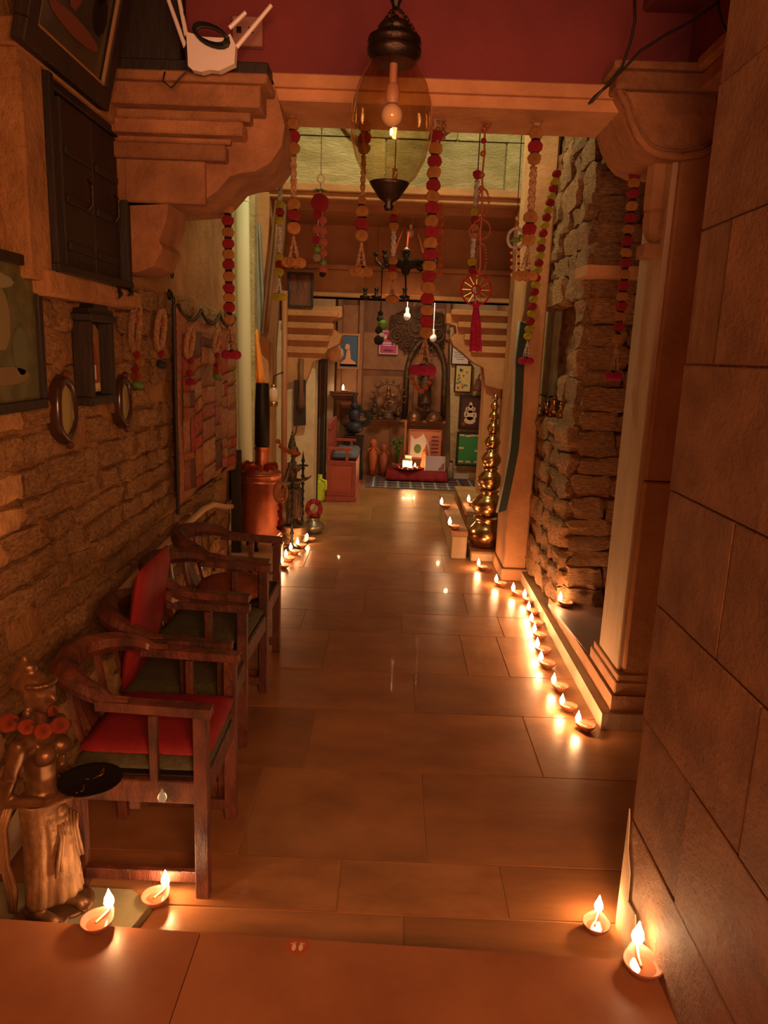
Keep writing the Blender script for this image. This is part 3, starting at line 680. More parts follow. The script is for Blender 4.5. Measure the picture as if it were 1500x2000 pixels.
# big tilted dark painting above
t, hw, H = wframe('framed_painting', 'large dark oil painting in a gilt edged frame, tilted out above the shuttered window', 'painting', 2.50, 3.19, 2.70, 3.35, .07, M_black, M_dkpic, X=-1.21, depth=.045, tilt=.24)
bm = B(); q = .072
for (a, b, c, d) in ((-hw+q, hw-q, q, q+.008), (-hw+q, hw-q, H-q-.008, H-q), (-hw+q, -hw+q+.008, q, H-q), (hw-q-.008, hw-q, q, H-q)): bx(bm, .028, .040, a, b, c, d)
finish('gilt_edge', bm, M_gilt, t)
shape(t, ell(-.04, .36, .07, .15), mat('painted_umber', (.16, .05, .03), .5), .024); shape(t, ell(-.04, .40, .035, .07), M_rust, .027); shape(t, ell(.13, .42, .08, .12, 9), M_iron, .024); shape(t, ell(.17, .28, .06, .07, 9), M_iron, .024); shape(t, ell(0, .17, .2, .03, 12), mat('painted_umber', (0, 0, 0)), .024)
t, hw, H = wframe('framed_picture', 'narrow dark framed red panel beside the window shutter', 'picture', 3.60, 3.80, 2.13, 2.64, .03, M_black, M_rust, X=-1.26)
shape(t, ell(0, .25, .04, .15), M_redpaint, .018)
t, hw, H = wframe('framed_picture', 'large faded green picture in a black frame at the left edge', 'picture', 1.95, 2.70, 1.56, 2.075, .035, M_black, M_greenpic, X=-1.275)
for k, (a, b, r1, r2) in enumerate(((.1, .3, .06, .1), (-.05, .25, .05, .12), (.22, .2, .05, .08), (.0, .42, .2, .03), (.12, .12, .15, .03))): shape(t, ell(a, b, r1, r2), mat('print_%d' % k, [(.22, .20, .10), (.28, .22, .12), (.12, .15, .08), (.25, .26, .16), (.20, .15, .07)][k], .5), .016)
t, hw, H = wframe('framed_picture', 'sliver of a dark picture frame above the green picture at the left edge', 'picture', 2.05, 2.40, 2.10, 2.42, .03, M_black, M_dkpic, X=-1.28)
# shrine shaped wall box
t = thing('wall_shrine', 'small dark wooden wall shrine with a pediment and a robed figure inside', 'wall shrine', (-1.285, 3.15, 1.545))
bm = B(); bx(bm, 0, .073, -.13, -.095, .034, .336, .004); bx(bm, 0, .073, .095, .13, .034, .336, .004); bx(bm, 0, .075, -.13, .13, 0, .035, .004); bx(bm, 0, .085, -.14, .14, .335, .365, .004); bx(bm, 0, .02, -.12, .12, 0, .36); finish('case', bm, M_black, t)
bm = B(); prism(bm, [(-.14, .365), (.14, .365), (.13, .385), (.08, .39), (.055, .42), (.03, .405), (0, .445), (-.03, .405), (-.055, .42), (-.08, .39), (-.13, .385)], 'x', .01, .07); finish('pediment', bm, M_black, t)
shape(t, [(-.085, .05), (.085, .05), (.085, .3), (.05, .325), (-.05, .325), (-.085, .3)], mat('shrine_back', (.30, .16, .08), .6), .021, 'backboard')
shape(t, [(-.045, .06), (.045, .06), (.05, .17), (.035, .24), (.018, .25), (-.018, .25), (-.035, .24), (-.05, .17)], M_redpaint, .025, 'robe'); shape(t, ell(0, .265, .022, .028), M_skin, .025, 'face'); shape(t, [(-.02, .10), (.02, .10), (.02, .16), (-.02, .16)], M_paper, .03, 'sheet'); shape(t, [(-.06, .05), (.06, .05), (.055, .085), (-.055, .085)], M_cream, .03, 'pedestal')
# two carved mirrors
def mirror(y, z0, z1, hw, label):
    t = thing('wall_mirror', label, 'mirror', (-1.285, y, z0), group='two small carved wall mirrors'); H = z1-z0
    out = [(0, 0), (.35*hw, .06*H), (.8*hw, .16*H), (hw, .3*H), (.98*hw, .6*H), (.85*hw, .82*H), (.6*hw, .9*H), (.35*hw, .94*H), (0, H)]
    out = out+[(-a, b) for a, b in out[-2:0:-1]]
    bm = B(); n = len(out); cz = H*.5
    rings = []
    for (k, x) in ((1, 0), (1, .03), (.94, .045), (.80, .045), (.72, .030)):
        rings.append([bm.verts.new((x, a*k, cz+(b-cz)*(k if k > .8 else k*1.0))) for a, b in out])
    for a, b in zip(rings, rings[1:]):
        for i in range(n): bm.faces.new((a[i], a[(i+1) % n], b[(i+1) % n], b[i]))
    finish('frame', bm, mat('mirror_frame_wood', (.05, .022, .014), .3, coat=.4), t, smooth=True)
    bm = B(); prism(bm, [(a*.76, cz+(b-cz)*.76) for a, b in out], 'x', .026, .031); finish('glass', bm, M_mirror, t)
    for zf in (0, H): bm = B(); ball(bm, (.04, 0, zf), .016); finish('finial', bm, M_wood, t, smooth=True)
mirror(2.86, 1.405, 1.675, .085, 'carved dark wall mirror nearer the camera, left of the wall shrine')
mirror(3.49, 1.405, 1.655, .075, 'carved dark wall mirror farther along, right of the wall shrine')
# tapestry
random.seed(5)
T0, T1, TB, TT = 4.27, 5.80, .885, 2.02
t = thing('tapestry', 'embroidered reddish patchwork tapestry with a scalloped top on the left wall', 'tapestry', (-1.235, (T0+T1)/2, TB))
def tz(u): return (TT-TB)-.075*abs(math.sin(u*PI*3))**.8
bm = B(); hwT = (T1-T0)/2
grid(bm, lambda u, v: Vector((.012*math.sin(u*14)+.006*math.sin(v*9+u*5), -hwT+2*hwT*u, (.0 if v < .01 else 0)+tz(u)*v+(1-v)*(.03*math.sin(u*4)))), 60, 30)
ob = finish('cloth', bm, M_tapes[0], t, smooth=True); s_ = ob.modifiers.new('t', 'SOLIDIFY'); s_.thickness = .012
y = -hwT+.05
while y < hwT-.1:
    wd = min(random.uniform(.16, .30), hwT-.04-y); zz = random.uniform(.03, .06)
    while zz < .98:
        h = random.uniform(.05, .22); h = min(h, 1.0-zz); x0 = .020; ww = wd*random.choice((1, 1, .5)); n_ = 1 if ww == wd else 2
        for q in range(n_):
            yy = y+q*ww
            bm = B(); grid(bm, lambda u, v: Vector((x0+.012*math.sin((yy+hwT+ww*u)/(2*hwT)*14)+.003*math.sin(v*8), yy+(ww-.006)*u, zz+(h-.006)*v+.014*math.sin((yy+ww*u)*7+zz*4))), 6, 3)
            so = finish('patch', bm, random.choice(M_tapes), t, smooth=True); s_ = so.modifiers.new('t', 'SOLIDIFY'); s_.thickness = .004
        zz += h
    y += wd
bm = B(); pts = [(.02, -hwT+2*hwT*k/60, tz(k/60)+.0) for k in range(61)]; tube(bm, pts, .010, 6); finish('piping', bm, M_black, t, smooth=True)
bm = B(); tube(bm, [(.0, -hwT-.01, -.06), (.0, -hwT-.012, .5), (.0, -hwT-.01, tz(0))], .011, 6); tube(bm, [(.0, -hwT, 0), (.0, 0, .0), (0, hwT, .04)], .009, 6); finish('edging_and_shadow', bm, M_black, t)  # left tube is the tapestry's edge shadow built as a black strip
# door rings on the wall
def ring_charm(x, y0, y1, ry, rz, X, label, cfg=0):
    c = atX(x, y0, X); z0 = c.z; dz = c.z-atX(x+6, y1, X).z; t = thing('ring_hanging', label, 'wall hanging', c, group='ring shaped hangings on the left wall')
    bm = B(); tube(bm, [(0, 0, 0), (0, 0, -.06)], .003, 5); finish('thread', bm, M_thread, t)
    bm = B(); n = 22; tube(bm, [(.01+.012*math.sin(2*PI*k/n), ry*math.cos(2*PI*k/n), -.07-rz+rz*math.sin(2*PI*k/n)) for k in range(n)], .015, 8, closed=True); finish('ring', bm, M_rope, t, smooth=True)
    bm = B(); ball(bm, (.01, 0, -.07-rz*.7), .018, (1, 1, 1.3)); tube(bm, [(0.01, 0, -.07), (.01, 0, -.07-rz*.7)], .003, 5); finish('bird_charm', bm, M_bead, t, smooth=True)
    zb = -.07-2*rz; L_ = dz+zb
    k = 0; z = zb-.02
    bm = B(); tube(bm, [(0.01, 0, zb), (.01, 0, -dz)], .004, 5); finish('thread', bm, M_thread, t)
    while z > -dz+.03:
        pom(t, (M_pr, M_po, M_pr, M_mari)[k % 4], t.location+Vector((.012+.01*math.sin(k*2), .014*math.sin(k*1.7), z)), .017+.005*(k % 2)); z -= .034; k += 1
    pom(t, (M_leaf, M_dkgreen, M_ppk, M_leaf)[cfg], t.location+Vector((.012, 0, -dz)), .028, sz=.7)
ring_charm(258, 560, 752, .055, .11, -1.235, 'ring hanging with red poms, leftmost of the four on the left wall', 0)
ring_charm(308, 578, 712, .065, .10, -1.235, 'ring hanging with a beaded tail at the upper left corner of the tapestry', 1)
ring_charm(366, 612, 745, .065, .085, -1.165, 'ring hanging with red poms in front of the middle of the tapestry', 2)
ring_charm(420, 622, 735, .065, .07, -1.165, 'ring hanging at the far right edge of the tapestry', 3)
for (x, y, lb) in ((327, 524, 'small iron wall ring hook above the tapestry, the upper of two'), (330, 575, 'small iron wall ring hook above the tapestry, the lower of two')):
    p = atX(x, y, -1.27); t = thing('wall_hook', lb, 'hook', p)
    bm = B(); lathe(bm, [(.0, 0), (.03, .0), (.03, .008), (.015, .02), (0, .02)], seg=12, axis=Matrix.Rotation(PI/2, 3, 'Y')); finish('plate', bm, M_iron, t, smooth=True)
    bm = B(); n = 14; tube(bm, [(.025, .02*math.cos(2*PI*k/n), -.03+.02*math.sin(2*PI*k/n)) for k in range(n)], .004, 5, closed=True); finish('ring', bm, M_iron, t)
for (x, y, dx, dy) in ((222, 548, 10, 35), (247, 552, 3, 25)):
    a = atX(x, y, -1.24); b = atX(x+dx, y+dy, -1.16)
    bm = B(); tube(bm, [a+Vector((-.05, 0, 0)), a, (a+b)/2+Vector((.02, 0, -.02)), b], [.014, .014, .010, .003], 7)
    tag(finish('wall_horn', bm, M_black, smooth=True), 'short dark curved horn on the wall below the window, the %s of two' % ('left' if x < 230 else 'right'), 'horn', 'curved horns on the left wall')
# conduit along the wall
bm = B(); P = [atX(200, 1200, -1.24), atX(290, 1097, -1.24), atX(350, 1038, -1.24), atX(397, 995, -1.24), atX(416, 986, -1.24), atX(440, 990, -1.24), atX(452, 989, -1.24)]
tube(bm, P, .022, 10); tag(finish('conduit_pipe', bm, M_conduit, smooth=True), 'tan conduit pipe running along the left wall behind the chairs', 'pipe')
bm = B(); a = atX(452, 690, -1.28); b = atX(454, 975, -1.28); tube(bm, [a+Vector((0, 0, .3)), a, b], .03, 10); tag(finish('downpipe', bm, M_black, smooth=True), 'dark iron downpipe just left of the cream plastic pipe', 'pipe')
bm = B(); bx(bm, -1.27, -1.19, 5.86, 5.9, 0, 1.0, .004); tag(finish('wooden_post', bm, M_black), 'dark thin wooden post below the downpipe', 'post')
# cream pipe
Y = 6.45; a = atY(470, 345, Y); b = atY(482, 905, Y); t = thing('plastic_pipe', 'cream plastic drain pipe standing beside the copper boiler', 'pipe', (b.x, Y, 0))
bm = B(); tube(bm, [(0, 0, .0), (a.x-b.x, 0, a.z+.4)], .060, 24); finish('pipe', bm, M_pvc, t, smooth='auto')
bm = B(); z = atY(471, 385, Y).z; tube(bm, [(a.x-b.x, 0, z-.03), (a.x-b.x, 0, z+.10)], .066, 24); tube(bm, [(a.x-b.x, 0, z-.035), (a.x-b.x, 0, z-.02)], .070, 24); finish('coupling', bm, M_pvc, t, smooth='auto')

# ---- copper boiler
Y = 6.05; c = atY(507, 1040, Y); zt = atY(507, 925, Y).z; r = PX(41, Y)
t = thing('copper_boiler', 'big lidded copper boiler with a chimney neck on a stand by the cream pipe', 'boiler', (c.x, Y, c.z)); h = zt-c.z
bm = B(); lathe(bm, [(r*.6, -.03), (r*.95, -.015), (r*1.03, .01), (r, .03), (r*1.0, h*.86), (r*1.04, h*.88), (r*1.04, h*.91), (r, h*.93), (r*1.03, h*.97), (r*1.03, h)], seg=32); finish('body', bm, M_copper, t, smooth='auto')
bm = B(); lathe(bm, [(r*1.02, h), (r*.98, h+.02), (r*.8, h+.05), (r*.45, h+.075), (r*.35, h+.08)], seg=32); finish('lid', bm, M_copper, t, smooth=True)
zn = atY(513, 872, Y).z-c.z
bm = B(); lathe(bm, [(r*.36, h+.06), (r*.34, zn-.03), (r*.39, zn-.025), (r*.39, zn), (r*.30, zn)], (.02, 0, 0), 24); finish('neck', bm, M_copper, t, smooth='auto')
for k in range(3):
    a = 2*PI*k/3+.5; bm = B(); x = r*.7*math.cos(a); y = r*.7*math.sin(a)
    tube(bm, [(x, y, -.02), (x*1.15, y*1.15, -.08), (x*1.0, y*1.0, -.128)], [.02, .013, .018], 8); finish('leg', bm, M_iron, t, smooth=True)
for s in (-1, 1):
    bm = B(); tube(bm, [(s*r, 0, h*.75), (s*(r+.035), 0, h*.74), (s*(r+.035), 0, h*.62), (s*r, 0, h*.6)], .010, 8); finish('handle', bm, M_copper, t, smooth=True)
zped = c.z-.13
bt = thing('stone_pedestal', 'pale stone pedestal under the copper boiler', 'pedestal', (c.x, Y, 0)); bm = B(); bx(bm, -.19, .16, -.19, .25, 0, zped, .012); finish('block', bm, M_whitish, bt)
bm = B(); bx(bm, -.20, .17, -.195, .26, zped-.03, zped-.001, .006); finish('top_slab', bm, M_pale, bt)
sl = thing('lamp_sleeve', 'tall black sleeve standing on the neck of the copper boiler', 'sleeve', (c.x+.02, Y, c.z+zn)); zz = atY(509, 748, Y).z-c.z-zn
bm = B(); lathe(bm, [(r*.30, 0), (r*.36, .02), (r*.35, zz*.6), (r*.30, zz)], seg=20); finish('sleeve', bm, M_iron, sl, smooth='auto')
g = thing('flower_garland', 'rope of dull red flowers laid round the shoulder of the copper boiler', 'garland', (c.x, Y, c.z+h+.05))
for k in range(14):
    a = 2*PI*k/14; pom(g, (M_pr, M_mari)[k % 2], g.location+Vector((r*.72*math.cos(a), r*.72*math.sin(a), .012+.008*math.sin(k*2.3))), .028)
rc = atY(548, 962, Y-.205); g = thing('ring_hanging', 'tan ring with a tail of red poms hanging on the side of the copper boiler', 'hanging', rc)
bm = B(); n = 20; tube(bm, [(.065*.75*math.cos(2*PI*k/n), 0, .08*math.sin(2*PI*k/n)) for k in range(n)], .014, 8, closed=True); finish('ring', bm, M_rope, g, smooth=True)
for k in range(7): pom(g, M_pr, rc+Vector((.008*math.sin(k*2), -.01, -.10-.028*k)), .017)
pom(g, M_pd, rc+Vector((.0, -.01, -.29)), .03, sz=.6); pom(g, M_ppk, rc+Vector((.02, -.02, -.30)), .02)

# ---- second bronze figure and lamp stands by the boiler
b2 = atY(577, 1046, 6.9); ph = .17
pt = thing('brass_drum_stand', 'round engraved brass drum stand under the crowned bronze figure', 'stand', (b2.x, 6.85, 0))
bm = B(); lathe(bm, [(.10, 0), (.13, .01), (.13, .03), (.10, .05), (.11, .09), (.125, .10), (.125, .15), (.13, .17), (.0, .17)], seg=24); finish('drum', bm, mat('engraved_brass', (.42, .27, .13), .45, .7, col2=(.2, .12, .06), scale=40, bump=.4), pt, smooth='auto')
fig2 = figure('bronze_statue', 'crowned dark bronze figure with an orange garland behind the copper boiler', (b2.x-.03, 6.85, ph+.001), -.1, .93, M_bronze2, M_bronze2, crown=True, vox=.007, plate=False)
neck_garland('orange garland draped on the crowned bronze figure', [(543, 862, 5, 0), (549, 872, 5, -.02), (557, 879, 5.5, -.04), (566, 882, 5.5, -.05), (575, 884, 5.5, -.05), (583, 886, 4.5, -.03)], 6.72, M_mari)
for (x, yb, yt, Y, lb, dk) in ((592, 1040, 880, 7.1, 'tall thin dark iron lamp stand in front of the crowned figure', 1), (572, 1040, 930, 6.6, 'shorter dark lamp stand with crossed top beside the tall one', 0)):
    p = atY(x-6, yb, Y); q = atY(x-6, yt, Y); H = q.z-.0
    t = thing('lamp_stand', lb, 'lamp stand', (p.x+.02, Y, 0))
    bm = B(); lathe(bm, [(.07, 0), (.075, .01), (.05, .03), (.02, .05)], seg=16); finish('base', bm, M_iron, t, smooth=True)
    bm = B(); pr = [(.018, .04)]; z = .06
    while z < H-.08: pr += [(.011, z), (.02, z+.02), (.011, z+.04)]; z += .075
    pr += [(.008, H-.05), (.001, H)]; lathe(bm, pr, seg=10); finish('pole', bm, M_iron, t, smooth=True)
    bm = B(); lathe(bm, [(.0, 0), (.05, .006), (.055, .014), (.0, .012)], (0, 0, H*.82), 12); finish('oil_cup', bm, M_iron, t, smooth=True)
# pot with pink flowers, brass bells
p = atZ(611, 1044, 0); t = thing('round_pot', 'round grey metal pot with a pink garland, on the floor by the left lamps', 'pot', (p.x, p.y+.05, 0))
bm = B(); lathe(bm, [(.03, 0), (.075, .015), (.11, .06), (.10, .10), (.06, .135), (.055, .15), (.075, .165), (.07, .168), (.05, .15), (.05, .13)], seg=24, cap=False); finish('body', bm, mat('grey_metal', (.28, .24, .20), .35, .8), t, smooth=True)
g = thing('flower_garland', 'pink and orange garland heaped on the round grey pot', 'garland', (p.x, p.y+.05, .165))
for k in range(16):
    a = 2*PI*k/16; pom(g, (M_ppk, M_mari, M_pr)[k % 3], g.location+Vector((.065*math.cos(a), .02, .085+.075*math.sin(a))), .026)
for k, (x, y, s) in enumerate(((551, 1082, 1.), (562, 1068, .8))):
    p = atZ(x, y, 0)+Vector((-.07, .05-.06*k, 0)); t = thing('brass_stand', 'small turned brass stand at the foot of the copper boiler, the %s of two' % ('nearer' if k == 0 else 'farther'), 'stand', p, group='small turned brass stands')
    bm = B(); lathe(bm, [(.05*s, 0), (.055*s, .01), (.02*s, .04), (.015*s, .07), (.035*s, .09), (.03*s, .12), (.012*s, .14), (.03*s, .17), (.035*s, .175), (.0, .17)], seg=16); finish('stand', bm, M_brass, t, smooth=True)

# ================================================================== GARLANDS AND HANGINGS
PM = {'C': M_pr, 'O': M_po, 'Y': M_py, 'P': M_ppk, 'K': M_pd, 'S': mat('salmon_wool', (.80, .22, .14), .95, bump=.8, scale=30), 'L': M_leaf, 'W': mat('pale_wool', (.6, .45, .3), .95, bump=.8, scale=30)}
def rope(t, p0, p1, r, m, nm):
    bm = B(); n = max(6, int((p1-p0).length/.012)); pts = [p0.lerp(p1, k/n) for k in range(n+1)]
    for s in (0, PI): tube(bm, [p+Vector((r*.45*math.cos(k*1.1+s), r*.45*math.sin(k*1.1+s), 0)) for k, p in enumerate(pts)], r*.62, 6)
    bmesh.ops.translate(bm, vec=-t.location, verts=bm.verts); return finish(nm, bm, m, t, smooth=True)
def garland(label, Y, xs, toks, ztop=None, group=None, collars=True):
    """xs: [(px x, px y) polyline]; toks: (kind, y, size) pompoms or (kind, y0, y1, r)"""
    def X(y):
        for (a, b), (c, d) in zip(xs, xs[1:]):
            if y <= d: return a+(c-a)*(y-b)/(d-b)
        (a, b), (c, d) = xs[-2:]; return a+(c-a)*(y-b)/(d-b)
    P = lambda y: atY(X(y), y, Y)
    y0 = min(k[1] for k in toks); top = P(y0); zt = ztop if ztop is not None else top.z+.03
    t = thing('pompom_garland', label, 'garland', (top.x, Y, zt), group=group or 'pompom garlands hanging in the passage')
    bm = B(); ye = max(k[2] if len(k) > 3 else k[1] for k in toks); pts = [Vector((top.x, Y, zt))]+[P(y) for y in np.linspace(y0, ye-4, 14)]
    tube(bm, [p-t.location for p in pts], .0035, 5); finish('thread', bm, M_thread, t)
    prev = None
    for k in toks:
        if k[0] in PM:
            pom(t, PM[k[0]], P(k[1]), PX(k[2], Y), sz=.88)
            if prev is not None and collars: pom(t, M_pd, P((prev+k[1])/2), PX(k[2]*.62, Y), 'collar', .55)
            prev = k[1]
        else:
            prev = None
            if k[0] == 'rope': rope(t, P(k[1]), P(k[2]), PX(k[3], Y), M_rope, 'net_rope')
            elif k[0] == 'braid': rope(t, P(k[1]), P(k[2]), PX(k[3], Y), M_braid, 'braid')
            elif k[0] in ('tassel', 'wtassel'):
                a = P(k[1]); b = P(k[2]); m = M_rope if k[0] == 'tassel' else M_braid; R_ = PX(k[3], Y)
                bm = B()
                for q in range(5):
                    an = 2*PI*q/5+.4; e = b+Vector((R_*math.cos(an), R_*math.sin(an), 0)); n = 9
                    tube(bm, [a.lerp(e, s/n)-t.location for s in range(n+1)], [.003+.0028*(s % 2) for s in range(n+1)], 6)
                for f in (.45, .75): tube(bm, [a.lerp(b, f)+Vector((R_*f*math.cos(2*PI*s/14), R_*f*math.sin(2*PI*s/14), 0))-t.location for s in range(14)], .0025, 5, closed=True)
                finish('bead_tassel', bm, m, t, smooth=True)
            elif k[0][0] == '*':      # cluster of balls at the end
                c = P(k[1]); R_ = PX(k[3], Y); n = int(k[4]); mm = PM[k[0][1]]; rb = PX(k[5], Y)
                for q in range(n):
                    an = 2*PI*q/n+.3; pom(t, mm, c+Vector((R_*math.cos(an), R_*math.sin(an)*.8, 0)), rb)
                pom(t, M_pd, c+Vector((0, 0, rb*.8)), rb*.8, 'collar', .5)
    return t
BZ = 2.855
garland('long crimson and orange garland in front of the cream pipe, ending in pink poms', 3.84, [(444, 350), (448, 620), (452, 700)],
    [(c, y, 11) for c, y in zip('COCOCOCOCOC', (388, 407, 431, 454, 476, 497, 517, 540, 563, 582, 600))]+[('O', 624, 9.5), ('tassel', 634, 684, 12), ('*P', 693, 0, 11, 5, 8)], ztop=2.47)
garland('slim white braided garland with yellow and crimson poms, leftmost of the white ones', 4.6, [(548, 300), (545, 590)],
    [('C', 323, 9), ('braid', 336, 393, 5), ('Y', 400, 8.5), ('C', 415, 8), ('Y', 431, 8.5), ('braid', 441, 494, 5), ('Y', 503, 8), ('C', 517, 8), ('Y', 531, 8.5), ('wtassel', 543, 573, 6), ('*Y', 580, 0, 7, 4, 7)], ztop=3.75)
garland('net rope garland with orange and crimson poms, hanging at the left end of the beam', 3.75, [(571, 175), (573, 300), (574, 520)],
    [('rope', 178, 231, 6), ('O', 243, 12), ('C', 267, 12.5), ('O', 290, 12), ('rope', 306, 384, 6), ('O', 400, 12.5), ('C', 422, 12), ('O', 445, 12.5), ('tassel', 460, 503, 9), ('*O', 513, 0, 14, 6, 9)], ztop=BZ)
garland('net rope garland with orange poms, just behind the left side of the glass lantern', 3.75, [(714, 175), (713, 245), (708, 370), (705, 535)],
    [('rope', 180, 236, 6), ('O', 248, 11), ('C', 270, 12), ('O', 290, 11), ('rope', 305, 385, 5), ('O', 392, 8), ('O', 413, 12), ('C', 437, 13), ('O', 460, 12), ('tassel', 472, 520, 9), ('*O', 531, 0, 14, 6, 8.5)], ztop=BZ)
garland('slim garland of small orange and crimson poms hanging straight below the glass lantern', 4.7, [(772, 300), (770, 400), (766, 590)],
    [('rope', 330, 402, 5), ('O', 412, 9), ('C', 427, 8), ('O', 442, 9), ('braid', 451, 500, 5), ('O', 510, 8.5), ('C', 525, 8), ('O', 538, 9), ('tassel', 550, 577, 5), ('*O', 585, 0, 6, 4, 7)], ztop=3.75)
g7 = garland('longest thick crimson and orange garland, right of the lantern, ending in a pink cluster', 3.72, [(862, 160), (852, 255), (848, 330), (841, 475), (836, 560), (832, 650), (826, 730)],
    [('rope', 187, 255, 9)]+[(c, y, 13) for c, y in zip('COCOCOCOCOCOCOCOCO', (267, 290, 315, 337, 362, 384, 406, 432, 453, 475, 498, 520, 540, 562, 584, 606, 628, 649))]+[('tassel', 660, 708, 14), ('*P', 723, 0, 16, 7, 10)], ztop=BZ)
bm = B(); p = atY(862, 180, 3.72)-g7.location; lathe(bm, [(.0, .045), (.05, .045), (.052, .035), (.04, .02), (.036, -.015), (.028, -.03), (.0, -.03)], (p.x, 0, p.z-.02), 14); finish('wooden_cap', bm, M_wood2, g7, smooth='auto')
bm = B()
for k in range(18): ball(bm, (p.x+.018*math.cos(k*2.1), .018*math.sin(k*2.1), p.z-.06-.009*k), .014, sub=1)
o = finish('dried_pods', bm, M_wood2, g7, smooth=True); o['kind'] = 'stuff'
for q in range(9):   # thin side string of red beads
    pp_ = atY(861-(.02*q*10), 405+q*16, 3.68); pom(g7, M_mari, pp_, PX(5.5, 3.7), 'bead')
g8 = garland('slim white braided garland with a crimson wheel and a long pink tassel', 4.6, [(934, 325), (928, 415), (922, 515), (926, 560), (929, 690)],
    [('C', 341, 9), ('braid', 353, 404, 5), ('Y', 415, 8.5), ('C', 429, 8), ('O', 444, 7.5), ('braid', 456, 503, 5), ('Y', 512, 8.5), ('C', 529, 8), ('O', 545, 6.5), ('wtassel', 550, 588, 6)], ztop=3.75)
c = atY(930, 566, 4.55)-g8.location
bm = B(); n = 30; R_ = PX(27, 4.6); tube(bm, [(c.x+R_*math.cos(2*PI*k/n), c.y, c.z+R_*math.sin(2*PI*k/n)) for k in range(n)], .006, 6, closed=True); tube(bm, [(c.x+R_*.3*math.cos(2*PI*k/n), c.y, c.z+R_*.3*math.sin(2*PI*k/n)) for k in range(n)], .005, 6, closed=True); finish('wheel_rim', bm, M_pr, g8, smooth=True)
for k in range(12):
    a = 2*PI*k/12; bm = B(); tube(bm, [(c.x+R_*.28*math.cos(a), c.y, c.z+R_*.28*math.sin(a)), (c.x+R_*math.cos(a), c.y, c.z+R_*math.sin(a))], .0025, 5); finish('spoke', bm, M_gold, g8)
a = atY(930, 598, 4.58)-g8.location; b = atY(929, 684, 4.58)-g8.location
bm = B(); ball(bm, a+Vector((0, 0, .01)), .024); finish('tassel_knot', bm, M_ppk, g8, smooth=True)
bm = B()
for q in range(46):
    an = q*2.399; rr = math.sqrt(q/46); e = b+Vector((PX(12, 4.6)*rr*math.cos(an), PX(12, 4.6)*rr*math.sin(an), .01*math.sin(q)))
    s = a+Vector((.014*rr*math.cos(an), .014*rr*math.sin(an), -.01)); tube(bm, [s, s.lerp(e, .4)+Vector((.006*math.cos(an), .006*math.sin(an), 0)), e], .0042, 5)
o = finish('tassel_skirt', bm, M_ppk, g8, smooth=True); o['kind'] = 'stuff'
# string of brown bead loops
top = atY(955, 190, 3.75); t = thing('bead_string', 'string of brown bead loops hanging beside the garland with the crimson wheel', 'bead string', (top.x, 3.75, BZ), group='bead strings under the beam')
L = lambda x, y: atY(x, y, 3.75)-t.location
bm = B(); tube(bm, [(0, 0, 0)]+[L(x, y) for x, y in ((955, 195), (947, 250), (946, 300), (942, 340), (942, 370), (941, 420), (938, 460), (938, 520), (932, 545))], .005, 6); finish('cord', bm, M_bead, t, smooth=True)
for (x, y, rx, ry) in ((953, 222, 8, 24), (944, 395, 10, 22), (940, 448, 16, 17), (940, 506, 9, 26), (926, 452, 9, 10)):
    bm = B(); n = 26; cc = L(x, y)
    for k in range(n):
        a = 2*PI*k/n; ball(bm, cc+Vector((PX(rx, 3.75)*math.cos(a), .01*math.sin(a*2), PX(ry, 3.75)*math.sin(a))), .0062, sub=1)
    o = finish('bead_loop', bm, M_bead, t, smooth=True); o['kind'] = 'stuff'
for y in (252, 275, 300, 342, 368, 420): pom(t, M_pr if y % 2 else M_bead, L(946-(y-250)*.05, y)+t.location, .013, 'bead')
garland('net rope garland with dark orange and crimson poms at the right end of the beam', 3.72, [(1052, 190), (1047, 265), (1042, 330), (1036, 425), (1031, 480), (1027, 545)],
    [('rope', 194, 246, 7), ('O', 261, 12.5), ('C', 287, 13), ('O', 310, 12), ('rope', 326, 410, 7), ('O', 425, 13), ('C', 448, 13), ('O', 468, 12.5), ('tassel', 482, 525, 9), ('*O', 539, 0, 14, 6, 9)], ztop=BZ)
# ring with parrot
Y = 4.3; top = atY(1010, 330, Y); t = thing('ring_hanging', 'cream ring holding a small green parrot, with red bead strings below', 'hanging', (top.x, Y, 3.75), group='bead strings in the court')
L = lambda x, y: atY(x, y, Y)-t.location
bm = B(); tube(bm, [(0, 0, 0), L(1010, 420)], .0025, 5); finish('thread', bm, M_thread, t)
bm = B(); n = 26; cc = L(1008, 466); r = PX(15, Y); tube(bm, [cc+Vector((r*math.cos(2*PI*k/n), 0, r*1.15*math.sin(2*PI*k/n))) for k in range(n)], .0085, 8, closed=True); finish('ring', bm, M_braid, t, smooth=True)
bm = B(); ball(bm, cc+Vector((0, 0, -.008)), .018, (1.6, .8, .8)); ball(bm, cc+Vector((.022, 0, .012)), .012); capsule(bm, cc+Vector((-.02, 0, -.01)), cc+Vector((-.045, 0, -.02)), .008, .003); finish('parrot', bm, M_leaf, t, smooth=True)
for k in range(3): pom(t, (M_gold, M_po, M_gold)[k], atY(1010, 427+k*9, Y), .011, 'bead')
for s in (-1, 1):
    for k in range(8): pom(t, (M_pr, M_gold)[k % 2], atY(1006+s*7, 487+k*7, Y), .009, 'bead')
